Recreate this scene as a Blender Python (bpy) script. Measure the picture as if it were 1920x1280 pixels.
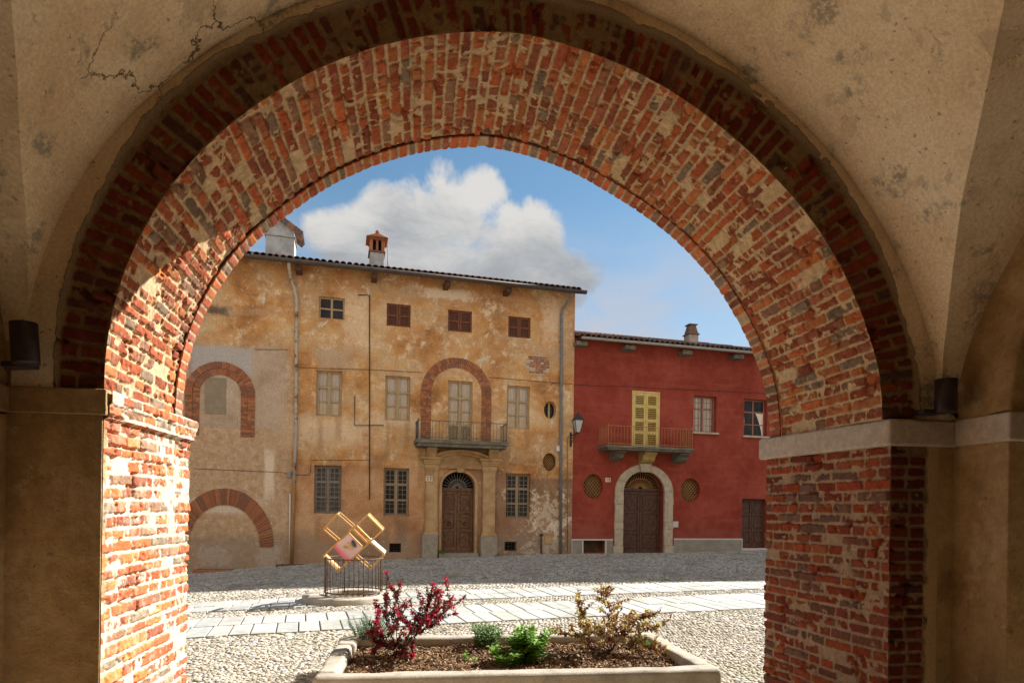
import bpy, bmesh, math, random
import numpy as np
from mathutils import Vector, Matrix
from mathutils.geometry import tessellate_polygon

for o in list(bpy.data.objects):
    bpy.data.objects.remove(o)
S = bpy.context.scene
COL = S.collection
R_ = math.radians
rnd = random.Random(7)

# ------------------------------------------------------------------ camera
FPX, ANG, RHO, CZ, PPX, PPY = 1200.0, R_(7.92), .014, 1.65, 960.0, 952.0
CAM = np.array([0, 0, CZ])
r0 = np.array([math.cos(ANG), -math.sin(ANG), 0])
fw = np.array([math.sin(ANG), math.cos(ANG), 0])
up0 = np.array([0, 0, 1.0])
RV = math.cos(RHO) * r0 + math.sin(RHO) * up0
UV = math.cos(RHO) * up0 - math.sin(RHO) * r0
cam = bpy.data.cameras.new('camera')
co = bpy.data.objects.new('camera', cam)
COL.objects.link(co)
cam.sensor_width = 36
cam.lens = FPX / 1920 * 36
cam.shift_y = (PPY - 640) / 1920
cam.clip_start = .05
cam.clip_end = 3000
m = Matrix.Identity(4)
for i in range(3):
    m[i][0], m[i][1], m[i][2], m[i][3] = RV[i], UV[i], -fw[i], CAM[i]
co.matrix_world = m
S.camera = co

# ------------------------------------------------------------------ light
SUN_D = Vector((-1.15, -.66, -1.0)).normalized()      # direction the light travels
EL = math.asin(-SUN_D.z)
AZ = math.atan2(-SUN_D.x, -SUN_D.y)                   # clockwise from +Y
SUN_STRENGTH, SKY_STRENGTH, EXPOSURE = 3.35, .088, 1.9
sl = bpy.data.lights.new('sun', 'SUN')
sl.energy = SUN_STRENGTH
sl.angle = R_(.5)
sl.color = (1, .95, .87)
so = bpy.data.objects.new('sun', sl)
COL.objects.link(so)
so.rotation_euler = SUN_D.to_track_quat('-Z', 'Y').to_euler()
so.location = (30, 30, 40)
S.view_settings.view_transform = 'Standard'
S.view_settings.look = 'None'
S.view_settings.gamma = 1
S.view_settings.exposure = EXPOSURE
S.cycles.use_denoising = True
S.cycles.max_bounces = 12
S.cycles.diffuse_bounces = 6
S.cycles.sample_clamp_indirect = 6


# ------------------------------------------------------------------ node helper
class NT:
    def __init__(s, tree):
        s.t = tree

    def new(s, typ, **kw):
        n = s.t.nodes.new(typ)
        for k, v in kw.items():
            setattr(n, k, v)
        return n

    def put(s, sock, v):
        if isinstance(v, bpy.types.NodeSocket):
            s.t.links.new(v, sock)
        elif v is not None:
            if sock.type == 'RGBA' and not isinstance(v, (int, float)) and len(v) == 3:
                v = (*v, 1)
            sock.default_value = v

    def math(s, op, a, b=None, c=None):
        n = s.new('ShaderNodeMath', operation=op)
        s.put(n.inputs[0], a)
        s.put(n.inputs[1], b)
        if c is not None:
            s.put(n.inputs[2], c)
        return n.outputs[0]

    def noise(s, vec, scale, detail=6, rough=.6, dist=0, out='Fac'):
        n = s.new('ShaderNodeTexNoise')
        s.put(n.inputs['Vector'], vec)
        n.inputs['Scale'].default_value = scale
        n.inputs['Detail'].default_value = detail
        n.inputs['Roughness'].default_value = rough
        n.inputs['Distortion'].default_value = dist
        return n.outputs['Color' if out == 'Color' else 0]

    def smooth(s, v, lo, hi, a=0., b=1.):
        n = s.new('ShaderNodeMapRange', interpolation_type='SMOOTHSTEP')
        s.put(n.inputs['Value'], v)
        s.put(n.inputs['From Min'], lo)
        s.put(n.inputs['From Max'], hi)
        s.put(n.inputs['To Min'], a)
        s.put(n.inputs['To Max'], b)
        return n.outputs['Result']

    def mix(s, f, a, b, mode='MIX'):
        n = s.new('ShaderNodeMix', data_type='RGBA', blend_type=mode)
        s.put(n.inputs[0], f)
        s.put(n.inputs[6], a)
        s.put(n.inputs[7], b)
        return n.outputs[2]

    def ramp(s, f, pts):
        n = s.new('ShaderNodeValToRGB')
        s.put(n.inputs[0], f)
        e = n.color_ramp.elements
        while len(e) < len(pts):
            e.new(.5)
        for k, (p, c) in enumerate(pts):
            e[k].position = p
            e[k].color = (*c, 1)
        return n.outputs[0]

    def obj(s):
        return s.new('ShaderNodeTexCoord').outputs['Object']

    def geo(s, name):
        return s.new('ShaderNodeNewGeometry').outputs[name]

    def xyz(s, v):
        n = s.new('ShaderNodeSeparateXYZ')
        s.put(n.inputs[0], v)
        return n.outputs

    def comb(s, x, y, z):
        n = s.new('ShaderNodeCombineXYZ')
        for i, v in enumerate((x, y, z)):
            s.put(n.inputs[i], v)
        return n.outputs[0]

    def vscale(s, v, sc):
        n = s.new('ShaderNodeMapping')
        s.put(n.inputs[0], v)
        n.inputs['Scale'].default_value = sc
        return n.outputs[0]

    def bump(s, h, strength=.3, dist=.01, normal=None):
        n = s.new('ShaderNodeBump')
        s.put(n.inputs['Height'], h)
        n.inputs['Strength'].default_value = strength
        n.inputs['Distance'].default_value = dist
        if normal is not None:
            s.put(n.inputs['Normal'], normal)
        return n.outputs[0]


def material(name, fn, rough=.9, spec=.25, metal=0.):
    mt = bpy.data.materials.new(name)
    mt.use_nodes = True
    t = NT(mt.node_tree)
    p = mt.node_tree.nodes['Principled BSDF']
    p.inputs['Roughness'].default_value = rough
    p.inputs['Specular IOR Level'].default_value = spec
    p.inputs['Metallic'].default_value = metal
    r = fn(t)
    if not isinstance(r, tuple) or len(r) == 3 and not isinstance(r[0], bpy.types.NodeSocket) and not isinstance(r[0], tuple):
        r = (r,)
    t.put(p.inputs['Base Color'], r[0])
    if len(r) > 1 and r[1] is not None:
        t.put(p.inputs['Normal'], r[1])
    if len(r) > 2 and r[2] is not None:
        t.put(p.inputs['Roughness'], r[2])
    return mt


def noisy(name, c1, c2, scale=6, rough=.9, spec=.25, bump=.2, bscale=60, metal=0, lo=.35, hi=.65, dist=.01):
    def fn(t):
        v = t.obj()
        n = t.noise(v, scale, 8, .65)
        c = t.mix(t.smooth(n, lo, hi), c1, c2)
        b = t.bump(t.noise(v, bscale, 6, .6), bump, dist)
        return (c, b)
    return material(name, fn, rough, spec, metal)


def island(name, cols, rough=.9, spec=.25, bump=.25, bscale=50, var=.25, dist=.01, trans=0.):
    """every separate piece takes its own colour from the list"""
    def fn(t):
        r = t.geo('Random Per Island')
        k = len(cols)
        n = t.new('ShaderNodeValToRGB')
        n.color_ramp.interpolation = 'CONSTANT'
        e = n.color_ramp.elements
        while len(e) < k:
            e.new(.5)
        for i, c in enumerate(cols):
            e[i].position = i / k
            e[i].color = (*c, 1)
        t.put(n.inputs[0], r)
        v = t.obj()
        f = t.noise(v, bscale * .4, 4, .6)
        c = t.mix(1., n.outputs[0], t.smooth(f, .25, .75, 1 - var, 1 + var), 'MULTIPLY')
        return (c, t.bump(t.noise(v, bscale, 4, .6), bump, dist))
    mt = material(name, fn, rough, spec)
    if trans:
        nt = mt.node_tree
        p = nt.nodes['Principled BSDF']
        tr = nt.nodes.new('ShaderNodeBsdfTranslucent')
        mx = nt.nodes.new('ShaderNodeMixShader')
        mx.inputs[0].default_value = trans
        src = p.inputs['Base Color'].links[0].from_socket
        nt.links.new(src, tr.inputs[0])
        nt.links.new(p.outputs[0], mx.inputs[1])
        nt.links.new(tr.outputs[0], mx.inputs[2])
        nt.links.new(mx.outputs[0], nt.nodes['Material Output'].inputs[0])
    return mt


# ------------------------------------------------------------------ numpy noise
def _hash(ix, iy, seed):
    with np.errstate(all='ignore'):
        n = ix.astype(np.uint32) * np.uint32(374761393) + iy.astype(np.uint32) * np.uint32(668265263) + np.uint32((seed * 2246822519) & 0xffffffff)
        n = (n ^ (n >> np.uint32(13))) * np.uint32(1274126177)
        n = n ^ (n >> np.uint32(16))
        n = n * np.uint32(2654435761)
        n = n ^ (n >> np.uint32(15))
    return (n & np.uint32(0xffffff)).astype(np.float64) / 0xffffff


def vnoise(x, y, seed=0):
    ix, iy = np.floor(x), np.floor(y)
    fx, fy = x - ix, y - iy
    ix, iy = ix.astype(np.int64), iy.astype(np.int64)
    ux, uy = fx * fx * (3 - 2 * fx), fy * fy * (3 - 2 * fy)
    a, b = _hash(ix, iy, seed), _hash(ix + 1, iy, seed)
    c, d = _hash(ix, iy + 1, seed), _hash(ix + 1, iy + 1, seed)
    return (a * (1 - ux) + b * ux) * (1 - uy) + (c * (1 - ux) + d * ux) * uy


def fbm(x, y, seed=0, octv=4, gain=.5):
    s, a, tot = 0, 1., 0
    for k in range(octv):
        s = s + a * vnoise(x * 2 ** k + 17.3 * k, y * 2 ** k - 9.1 * k, seed + 31 * k)
        tot += a
        a *= gain
    return s / tot


def sstep(x, lo, hi):
    t = np.clip((x - lo) / (hi - lo), 0, 1)
    return t * t * (3 - 2 * t)


# ------------------------------------------------------------------ object helpers
def tag(o, label=None, cat=None, group=None, kind=None):
    if label: o['label'] = label
    if cat: o['category'] = cat
    if group: o['group'] = group
    if kind: o['kind'] = kind
    return o


def empty(name, loc=(0, 0, 0), rz=0):
    o = bpy.data.objects.new(name, None)
    o.empty_display_size = .2
    o.location = loc
    o.rotation_euler = (0, 0, rz)
    COL.objects.link(o)
    return o


def link(name, me, mat=None, parent=None, loc=None):
    o = bpy.data.objects.new(name, me)
    if mat is not None:
        me.materials.append(mat)
    if parent is not None:
        o.parent = parent
    if loc is not None:
        o.location = loc
    COL.objects.link(o)
    return o


def np_mesh(name, verts, quads, mat=None, parent=None, smooth=True, cols=None):
    verts = np.asarray(verts, np.float32).reshape(-1, 3)
    quads = np.asarray(quads, np.int32)
    me = bpy.data.meshes.new(name)
    n, k = quads.shape
    me.vertices.add(len(verts))
    me.vertices.foreach_set('co', verts.ravel())
    me.loops.add(n * k)
    me.loops.foreach_set('vertex_index', quads.ravel())
    me.polygons.add(n)
    me.polygons.foreach_set('loop_start', np.arange(0, n * k, k, dtype=np.int32))
    me.polygons.foreach_set('loop_total', np.full(n, k, np.int32))
    me.polygons.foreach_set('use_smooth', np.full(n, smooth, bool))
    if cols is not None:
        a = me.color_attributes.new('Col', 'FLOAT_COLOR', 'POINT')
        c = np.ones((len(verts), 4), np.float32)
        c[:, :3] = np.asarray(cols).reshape(-1, 3)
        a.data.foreach_set('color', c.ravel())
    me.update(calc_edges=True)
    me.validate()
    return link(name, me, mat, parent)


def grid_quads(n, k, flip=False):
    i = np.arange(n * k).reshape(n, k)
    q = np.stack([i[:-1, :-1], i[1:, :-1], i[1:, 1:], i[:-1, 1:]], -1).reshape(-1, 4)
    return q[:, ::-1] if flip else q


class MB:
    def __init__(s):
        s.v, s.f, s.sm = [], [], []

    def add(s, vs, fs, smooth=False):
        b = len(s.v)
        s.v += [tuple(map(float, p)) for p in vs]
        s.f += [tuple(b + i for i in f) for f in fs]
        s.sm += [smooth] * len(fs)

    def box(s, x0, x1, y0, y1, z0, z1):
        vs = [(x, y, z) for z in (z0, z1) for y in (y0, y1) for x in (x0, x1)]
        s.add(vs, [(0, 2, 3, 1), (4, 5, 7, 6), (0, 1, 5, 4), (2, 6, 7, 3), (0, 4, 6, 2), (1, 3, 7, 5)])

    def obox(s, M, sx, sy, sz):
        """box of full size sx, sy, sz centred on matrix M"""
        vs = [M @ Vector((x * sx / 2, y * sy / 2, z * sz / 2)) for z in (-1, 1) for y in (-1, 1) for x in (-1, 1)]
        s.add(vs, [(0, 2, 3, 1), (4, 5, 7, 6), (0, 1, 5, 4), (2, 6, 7, 3), (0, 4, 6, 2), (1, 3, 7, 5)])

    def bar(s, a, b, w, d=None, up=(0, 0, 1)):
        a, b = Vector(a), Vector(b)
        z = (b - a)
        L = z.length
        z.normalize()
        u = Vector(up)
        if abs(z.dot(u)) > .95: u = Vector((0, 1, 0))
        x = u.cross(z).normalized()
        y = z.cross(x)
        M = Matrix((x, y, z)).transposed().to_4x4()
        M.translation = (a + b) / 2
        s.obox(M, w, d or w, L)

    def tube(s, pts, r, n=8, cap=True, r1=None):
        pts = [Vector(p) for p in pts]
        rings = []
        prev = None
        N = len(pts)
        for i, p in enumerate(pts):
            tg = (pts[min(i + 1, N - 1)] - pts[max(i - 1, 0)]).normalized()
            if prev is None:
                u = Vector((0, 0, 1)) if abs(tg.z) < .9 else Vector((1, 0, 0))
                x = u.cross(tg).normalized()
            else:
                x = (prev - tg * prev.dot(tg)).normalized()
            prev = x
            y = tg.cross(x)
            rr = r if r1 is None else r + (r1 - r) * i / max(1, N - 1)
            rings.append([p + (x * math.cos(2 * math.pi * k / n) + y * math.sin(2 * math.pi * k / n)) * rr for k in range(n)])
        vs = [v for ri in rings for v in ri]
        fs = [(i * n + k, i * n + (k + 1) % n, (i + 1) * n + (k + 1) % n, (i + 1) * n + k) for i in range(N - 1) for k in range(n)]
        if cap:
            fs += [tuple(range(n))[::-1], tuple((N - 1) * n + k for k in range(n))]
        s.add(vs, fs, True)

    def lathe(s, prof, c=(0, 0, 0), n=24, smooth=True, close=False, sq=None):
        """prof: (r, z) list, turned about the vertical through c"""
        vs = []
        for r, z in prof:
            for k in range(n):
                a = 2 * math.pi * k / n + (sq or 0)
                vs.append((c[0] + r * math.cos(a), c[1] + r * math.sin(a), c[2] + z))
        N = len(prof)
        fs = [(i * n + k, i * n + (k + 1) % n, (i + 1) * n + (k + 1) % n, (i + 1) * n + k) for i in range(N - 1) for k in range(n)]
        if close:
            fs += [((N - 1) * n + k, (N - 1) * n + (k + 1) % n, (k + 1) % n, k) for k in range(n)]
        else:
            if prof[0][0] > 1e-4: fs.append(tuple(range(n))[::-1])
            if prof[-1][0] > 1e-4: fs.append(tuple((N - 1) * n + k for k in range(n)))
        s.add(vs, fs, smooth)

    def prism(s, poly, y0, y1):
        """polygon in (x, z) extruded along y, front at y0 (towards -y)"""
        n = len(poly)
        area = sum(poly[i][0] * poly[(i + 1) % n][1] - poly[(i + 1) % n][0] * poly[i][1] for i in range(n))
        if area < 0: poly = poly[::-1]
        vs = [(x, y0, z) for x, z in poly] + [(x, y1, z) for x, z in poly]
        fs = [tuple(range(n)), tuple(range(2 * n - 1, n - 1, -1))]
        fs += [((i + 1) % n, i, n + i, n + (i + 1) % n) for i in range(n)]
        s.add(vs, fs)

    def strip(s, inner, outer, y0, y1, closed=False):
        """band between two equal-length (x, z) outlines, extruded from y0 (front) to y1"""
        n = len(inner)
        vs = [(x, y0, z) for x, z in inner] + [(x, y0, z) for x, z in outer] + [(x, y1, z) for x, z in inner] + [(x, y1, z) for x, z in outer]
        fs = []
        for i in range(n if closed else n - 1):
            j = (i + 1) % n
            fs += [(i, j, n + j, n + i), (2 * n + j, 2 * n + i, 3 * n + i, 3 * n + j), (j, i, 2 * n + i, 2 * n + j), (n + i, n + j, 3 * n + j, 3 * n + i)]
        if not closed:
            fs += [(0, n, 3 * n, 2 * n), (n - 1, 3 * n - 1, 4 * n - 1, 2 * n - 1)]
        s.add(vs, fs)

    def build(s, name, mat, parent=None, bevel=0, loc=None, seg=2):
        me = bpy.data.meshes.new(name)
        me.from_pydata(s.v, [], s.f)
        me.polygons.foreach_set('use_smooth', np.array(s.sm, bool))
        me.update()
        bm = bmesh.new()
        bm.from_mesh(me)
        bmesh.ops.recalc_face_normals(bm, faces=bm.faces)
        bm.to_mesh(me)
        bm.free()
        o = link(name, me, mat, parent, loc)
        if bevel:
            md = o.modifiers.new('bevel', 'BEVEL')
            md.width = bevel
            md.segments = seg
            md.limit_method = 'ANGLE'
        return o


def holed(name, outer, holes, depth, mat, parent, y=0., back=False):
    """wall face in the (x, z) plane with openings whose reveals go depth inwards (+y)"""
    loops = [outer] + holes
    tris = tessellate_polygon([[Vector((p[0], p[1], 0)) for p in lp] for lp in loops])
    flat = [p for lp in loops for p in lp]
    b = MB()
    b.add([(p[0], y, p[1]) for p in flat], tris)
    if back:
        b.add([(p[0], y + depth, p[1]) for p in flat], tris)
    for lp in (loops if back else holes):
        n = len(lp)
        b.add([(p[0], y, p[1]) for p in lp] + [(p[0], y + depth, p[1]) for p in lp],
              [(i, (i + 1) % n, n + (i + 1) % n, n + i) for i in range(n)])
    me = bpy.data.meshes.new(name)
    me.from_pydata(b.v, [], b.f)
    bm = bmesh.new()
    bm.from_mesh(me)
    bmesh.ops.remove_doubles(bm, verts=bm.verts, dist=1e-4)
    bmesh.ops.recalc_face_normals(bm, faces=bm.faces)
    for f in bm.faces:                    # front faces look to -y
        if abs(f.normal.y) > .9 and abs(f.calc_center_median().y - y) < 1e-3 and f.normal.y > 0:
            f.normal_flip()
    bm.to_mesh(me)
    bm.free()
    return link(name, me, mat, parent)


def rect(x0, x1, z0, z1):
    return [(x0, z0), (x1, z0), (x1, z1), (x0, z1)]


def ell(cx, cz, a, b, n=36):
    return [(cx + a * math.cos(2 * math.pi * k / n), cz + b * math.sin(2 * math.pi * k / n)) for k in range(n)]


def archpts(x0, x1, z0, zs, rise=None, n=20):
    """open outline up one side, round the arch, down the other"""
    c, a = (x0 + x1) / 2, (x1 - x0) / 2
    b = a if rise is None else rise
    return [(x0, z0)] + [(c - a * math.cos(math.pi * k / n), zs + b * math.sin(math.pi * k / n)) for k in range(n + 1)] + [(x1, z0)]


# ------------------------------------------------------------------ facade frame
PH = R_(7.1)
uu = np.array([math.cos(PH), math.sin(PH), 0])
nn = np.array([math.sin(PH), -math.cos(PH), 0])
P0 = CAM + fw * 21.5 + r0 * ((860 - 960) / 1200 * 21.5)
P0[2] = 0


def ray(px, py):
    return fw + RV * (px - PPX) / FPX - UV * (py - PPY) / FPX


def fp(px, py, out=0.):
    """a point of the house front (or of a plane out metres before it): along it, height"""
    d = ray(px, py)
    t = ((P0 + nn * out - CAM) @ nn) / (d @ nn)
    P = CAM + d * t
    return float((P - P0) @ uu), float(P[2])


def fr(pl, pr, pt, pb, out=0.):
    mx, my = (pl + pr) / 2, (pt + pb) / 2
    return fp(pl, my, out)[0], fp(pr, my, out)[0], fp(mx, pb, out)[1], fp(mx, pt, out)[1]


def at_depth(px, py, dep):
    return CAM + ray(px, py) * dep


# ------------------------------------------------------------------ ground shape
_bu = [fp(p, q) for p, q in ((200, 1085), (365, 1072), (560, 1057), (800, 1045), (1075, 1037.5), (1250, 1036), (1430, 1030))]
BU = np.array([-30] + [b[0] for b in _bu] + [40])
BZ = np.array([_bu[0][1] - .5] + [b[1] for b in _bu] + [_bu[-1][1] + .6])
OUT1 = float((np.array([.8, 5.8, 0]) - P0) @ nn)


def ground(x, y):
    x, y = np.asarray(x, float), np.asarray(y, float)
    u = (x - P0[0]) * uu[0] + (y - P0[1]) * uu[1]
    o = (x - P0[0]) * nn[0] + (y - P0[1]) * nn[1]
    w = np.clip((OUT1 - o) / OUT1, 0, 1.15)
    return np.interp(u, BU, BZ) * w


def on_ground(px, py):
    d = ray(px, py)
    lo, hi = 1., 60.
    for _ in range(50):
        mid = (lo + hi) / 2
        P = CAM + d * mid
        if P[2] > ground(P[0], P[1]): lo = mid
        else: hi = mid
    return CAM + d * lo

# ------------------------------------------------------------------ sky
W = bpy.data.worlds.new('World')
S.world = W
W.use_nodes = True
t = NT(W.node_tree)
bg = W.node_tree.nodes['Background']
bg.inputs['Strength'].default_value = SKY_STRENGTH
sky = t.new('ShaderNodeTexSky', sky_type='NISHITA')
sky.sun_disc = False
sky.sun_elevation = EL
sky.sun_rotation = AZ
sky.altitude = 340
sky.air_density, sky.dust_density, sky.ozone_density = 1.0, .3, 2.0
g = t.new('ShaderNodeTexCoord').outputs['Generated']
dx, dy, dz = t.xyz(g)
az = t.math('ARCTAN2', dx, dy)
el = t.math('ARCSINE', dz)
sv = t.comb(az, el, 0.)
n1 = t.noise(sv, 9, 10, .58, .3)
n2 = t.noise(t.vscale(sv, (1, 2.6, 1)), 5, 8, .62, .4)


def azel(px, py):
    d = ray(px, py)
    d = d / np.linalg.norm(d)
    return math.atan2(d[0], d[1]), math.asin(d[2])


dens = None
for px, py, rx, ry in ((850, 395, 120, 95), (885, 375, 75, 70), (760, 430, 120, 80), (690, 450, 90, 60), (960, 430, 110, 62), (1000, 460, 90, 75),
                       (1070, 505, 90, 60), (900, 520, 230, 90), (650, 450, 80, 60), (760, 490, 170, 80), (960, 520, 180, 80), (1700, 400, 200, 60),
                       (200, 420, 260, 70), (2300, 300, 400, 120), (-500, 300, 300, 100)):
    a0, e0 = azel(px, py)
    a1, e1 = azel(px + rx, py - ry)
    ua = t.math('DIVIDE', t.math('SUBTRACT', az, a0), abs(a1 - a0))
    ue = t.math('DIVIDE', t.math('SUBTRACT', el, e0), abs(e1 - e0))
    q = t.math('SUBTRACT', 1., t.math('ADD', t.math('MULTIPLY', ua, ua), t.math('MULTIPLY', ue, ue)))
    dens = q if dens is None else t.math('MAXIMUM', dens, q)
dens = t.math('MAXIMUM', dens, t.smooth(dy, .05, -.45, -1.2, .35))  # cloud bank added behind the camera to light the house fronts
dd = t.math('ADD', t.math('MULTIPLY', dens, .55), t.math('MULTIPLY', t.math('SUBTRACT', n1, .5), 1.9))
mask = t.smooth(dd, .0, .36)
e_lo, e_hi = azel(900, 560)[1], azel(900, 370)[1]
lit = t.smooth(t.math('ADD', el, t.math('MULTIPLY', t.math('SUBTRACT', n2, .5), .30)), e_lo, e_hi)
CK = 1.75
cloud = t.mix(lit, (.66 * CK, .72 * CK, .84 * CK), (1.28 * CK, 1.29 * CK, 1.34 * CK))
thin = t.smooth(n2, .33, .62)
low = t.smooth(el, azel(1150, 620)[1], azel(1150, 350)[1], 1., 0.)
sat = t.mix(1., sky.outputs[0], (.35, .425, .405), 'MULTIPLY')
base = t.mix(t.math('MULTIPLY', low, t.math('ADD', t.math('MULTIPLY', thin, .60), .38)), sat, (.92 * CK, 1.0 * CK, 1.18 * CK))
bright = t.smooth(dy, .05, -.45, 1., 1.9)          # unseen clouds behind the camera brightened to fill the shaded house fronts
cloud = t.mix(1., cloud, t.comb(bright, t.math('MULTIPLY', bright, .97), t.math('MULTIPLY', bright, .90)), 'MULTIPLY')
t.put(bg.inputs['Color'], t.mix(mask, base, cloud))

# ------------------------------------------------------------------ the arcade this picture is taken from
YN, TH = 3.63, 1.22
YB = YN + TH
XC, AA, AB, ZS = .595, 2.245, 2.13, CZ + .59
XLN, XLF, XRN, XRF = -1.668, -1.715, 2.824, 2.78
XJL, XJRN, XJRF = -1.655, 2.885, 2.748          # the piers below the springing
KNN = np.radians([0, 8, 16, 24, 34, 45, 55, 65, 75, 85, 92, 100, 128, 148, 165, 180])
VN = [.993, .99, .976, .966, .957, .946, .946, .957, .970, .985, .999, 1.0, 1.0, 1.008, 1.012, 1.008]
KNF = np.radians([0, 13, 22, 30, 45, 57, 66, 73, 80, 87, 93, 108, 122, 136, 142, 155, 165, 180])
VF = [.974, .972, .96, .951, .949, .947, .952, .967, .984, 1.0, 1.014, 1.012, 1.012, 1.013, 1.02, 1.028, 1.033, 1.03]


def arch_xz(th, w, extra=0.):
    """point of the arch at angle th (0 right, pi left), depth share w (0 inner face, 1 street face)"""
    k = np.linspace(0, math.pi, 181)
    ker = np.hanning(11); ker /= ker.sum()
    fn = np.convolve(np.pad(np.interp(k, KNN, VN), 5, 'edge'), ker, 'valid')
    ff = np.convolve(np.pad(np.interp(k, KNF, VF), 5, 'edge'), ker, 'valid')
    f = np.interp(th, k, fn) * (1 - w) + np.interp(th, k, ff) * w
    return XC + (AA * f + extra) * np.cos(th), ZS + (AB * f + extra) * np.sin(th)


_th = np.linspace(0, math.pi, 2001)
_x, _z = arch_xz(_th, .3)
_sl = np.concatenate([[0], np.cumsum(np.hypot(np.diff(_x), np.diff(_z)))])
ARC = _sl[-1]
rg = np.random.default_rng(11)

BRICKS = np.array([(.40, .110, .045), (.46, .135, .050), (.47, .165, .06), (.34, .095, .045), (.28, .090, .055), (.43, .12, .05), (.36, .125, .07),
                   (.28, .15, .095), (.235, .17, .12), (.46, .17, .065), (.31, .085, .04), (.38, .10, .045)])
GREY = [7, 8]


def courses(total, avg, jit, seed):
    r = np.random.default_rng(seed)
    n = int(round(total / avg))
    w = 1 + jit * (r.random(n) - .5)
    return np.concatenate([[0], np.cumsum(w / w.sum() * total)])


def brick_field(s, d, bounds, D, seed, lens=(.25, .25, .12, .18, .125), mort=.013, smear=0., mcol=(.56, .43, .27), rough=1., wear=1., split=None, tint=(1, 1, 1), cover=1.):
    r = np.random.default_rng(seed)
    sw = s + .016 * (fbm(s * 2.2, d * 2.2, seed + 1, 2) - .5) + .006 * (fbm(s * 14, d * 14, seed + 2, 2) - .5)
    dw = d + .010 * (fbm(s * 6, d * 6, seed + 3, 2) - .5) + .006 * (fbm(s * 22, d * 22, seed + 4, 2) - .5)
    k = np.clip(np.searchsorted(bounds, sw) - 1, 0, len(bounds) - 2)
    lo, hi = bounds[k], bounds[k + 1]
    jl, jr, bid = np.zeros_like(s), np.ones_like(s), np.zeros(s.shape, np.int64)
    for kk in range(len(bounds) - 1):
        mk = k == kk
        if split is not None:
            js = split(kk, r)
        else:
            js = [-.3 + .02 + .23 * r.random()]
            while js[-1] < D + .05:
                js.append(js[-1] + lens[r.integers(len(lens))] * (.92 + .16 * r.random()))
        js = np.array(js)
        if not mk.any(): continue
        i = np.clip(np.searchsorted(js, dw[mk]) - 1, 0, len(js) - 2)
        jl[mk], jr[mk], bid[mk] = js[i], js[i + 1], i + kk * 97
    ds = np.minimum(sw - lo, hi - sw) - mort / 2
    dd_ = np.minimum(dw - jl, jr - dw) - mort / 2
    rc = .011
    e = rc - np.hypot(np.maximum(rc - ds, 0), np.maximum(rc - dd_, 0))
    e = np.where((ds > rc) & (dd_ > rc), np.minimum(ds, dd_), e)
    z0 = np.zeros_like(bid)
    h1, h2, h3, h4, h5 = (_hash(bid, z0 + q, seed + 50) for q in range(5))
    e = e + .010 * rough * (fbm(s * 45, d * 45, seed + 5, 3) - .52) * (.5 + 1.2 * h5)
    gone = (h4 < .035 * wear)
    prot = (h1 - .5) * .011 * rough - gone * (.018 + .02 * h2)
    tilt = (h2 - .5) * .16 * (sw - (lo + hi) / 2) + (h3 - .5) * .05 * (dw - (jl + jr) / 2)
    chip = np.clip(fbm(s * 16, d * 16, seed + 6, 3) - .60, 0, 1) * .10 * wear
    surf = .0075 * rough * (fbm(s * 55, d * 55, seed + 7, 4) - .5) + .004 * rough * (fbm(s * 150, d * 150, seed + 13, 2) - .5)
    hb = -.026 + (prot + tilt + .026 + surf - chip) * sstep(e, -.001, .008)
    M = fbm(s * 3.1, d * 3.1, seed + 8, 4)
    hm = -.0115 + .012 * (fbm(s * 26, d * 26, seed + 9, 4) - .5) + .05 * cover * np.clip(M - .60, 0, .2) + smear * .03
    crumb = np.clip(fbm(s * 9, d * 9, seed + 10, 3) - .62, 0, 1) * .16
    hm = hm - crumb
    h = np.maximum(hb, hm)
    isb = np.clip((hb - hm) / .0022 + .5, 0, 1)
    ci = (h3 * 997 % 1 * len(BRICKS)).astype(int) % len(BRICKS)
    bc = BRICKS[ci] * (.78 + .44 * h1[..., None])
    v = fbm(s * 30, d * 30, seed + 11, 4)[..., None]
    bc = bc * (.62 + .76 * v)
    dust = sstep(fbm(s * 20, d * 20, seed + 14, 4), .55, .72)[..., None] * .35
    bc = bc * (1 - dust) + np.array(mcol) * .8 * dust
    mc = np.array(mcol) * (.66 + .68 * fbm(s * 35, d * 35, seed + 12, 4)[..., None])
    c = bc * np.array(tint) * isb[..., None] + mc * (1 - isb[..., None])
    return h, c, isb


def attr_fn(bs=.35, sc=220):
    def fn(t):
        a = t.new('ShaderNodeAttribute')
        a.attribute_name = 'Col'
        v = t.obj()
        f = t.noise(v, sc * .5, 4, .7)
        c = t.mix(1., a.outputs['Color'], t.smooth(f, .25, .75, .72, 1.28), 'MULTIPLY')
        return (c, t.bump(t.noise(v, sc, 5, .65), bs, .006))
    return fn


M_BRICK = material('old_brickwork', attr_fn(), .93, .15)


def sheet(name, pos, H, C, parent, flip=False):
    return np_mesh(name, pos.reshape(-1, 3), grid_quads(*H.shape, flip), M_BRICK, parent, True, C)


LOG = empty('arcade', (XC, YN, 0))
tag(LOG, 'vaulted plaster and red brick arcade framing the view with one wide arch', 'arcade')
LOG_IN = empty('arcade_origin')
bpy.data.objects.remove(LOG_IN)


def part(o):
    """children of the arcade are written in world coordinates"""
    o.parent = LOG
    o.location = (-XC, -YN, 0)
    return o


CB = courses(ARC, .0715, .28, 5)

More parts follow.
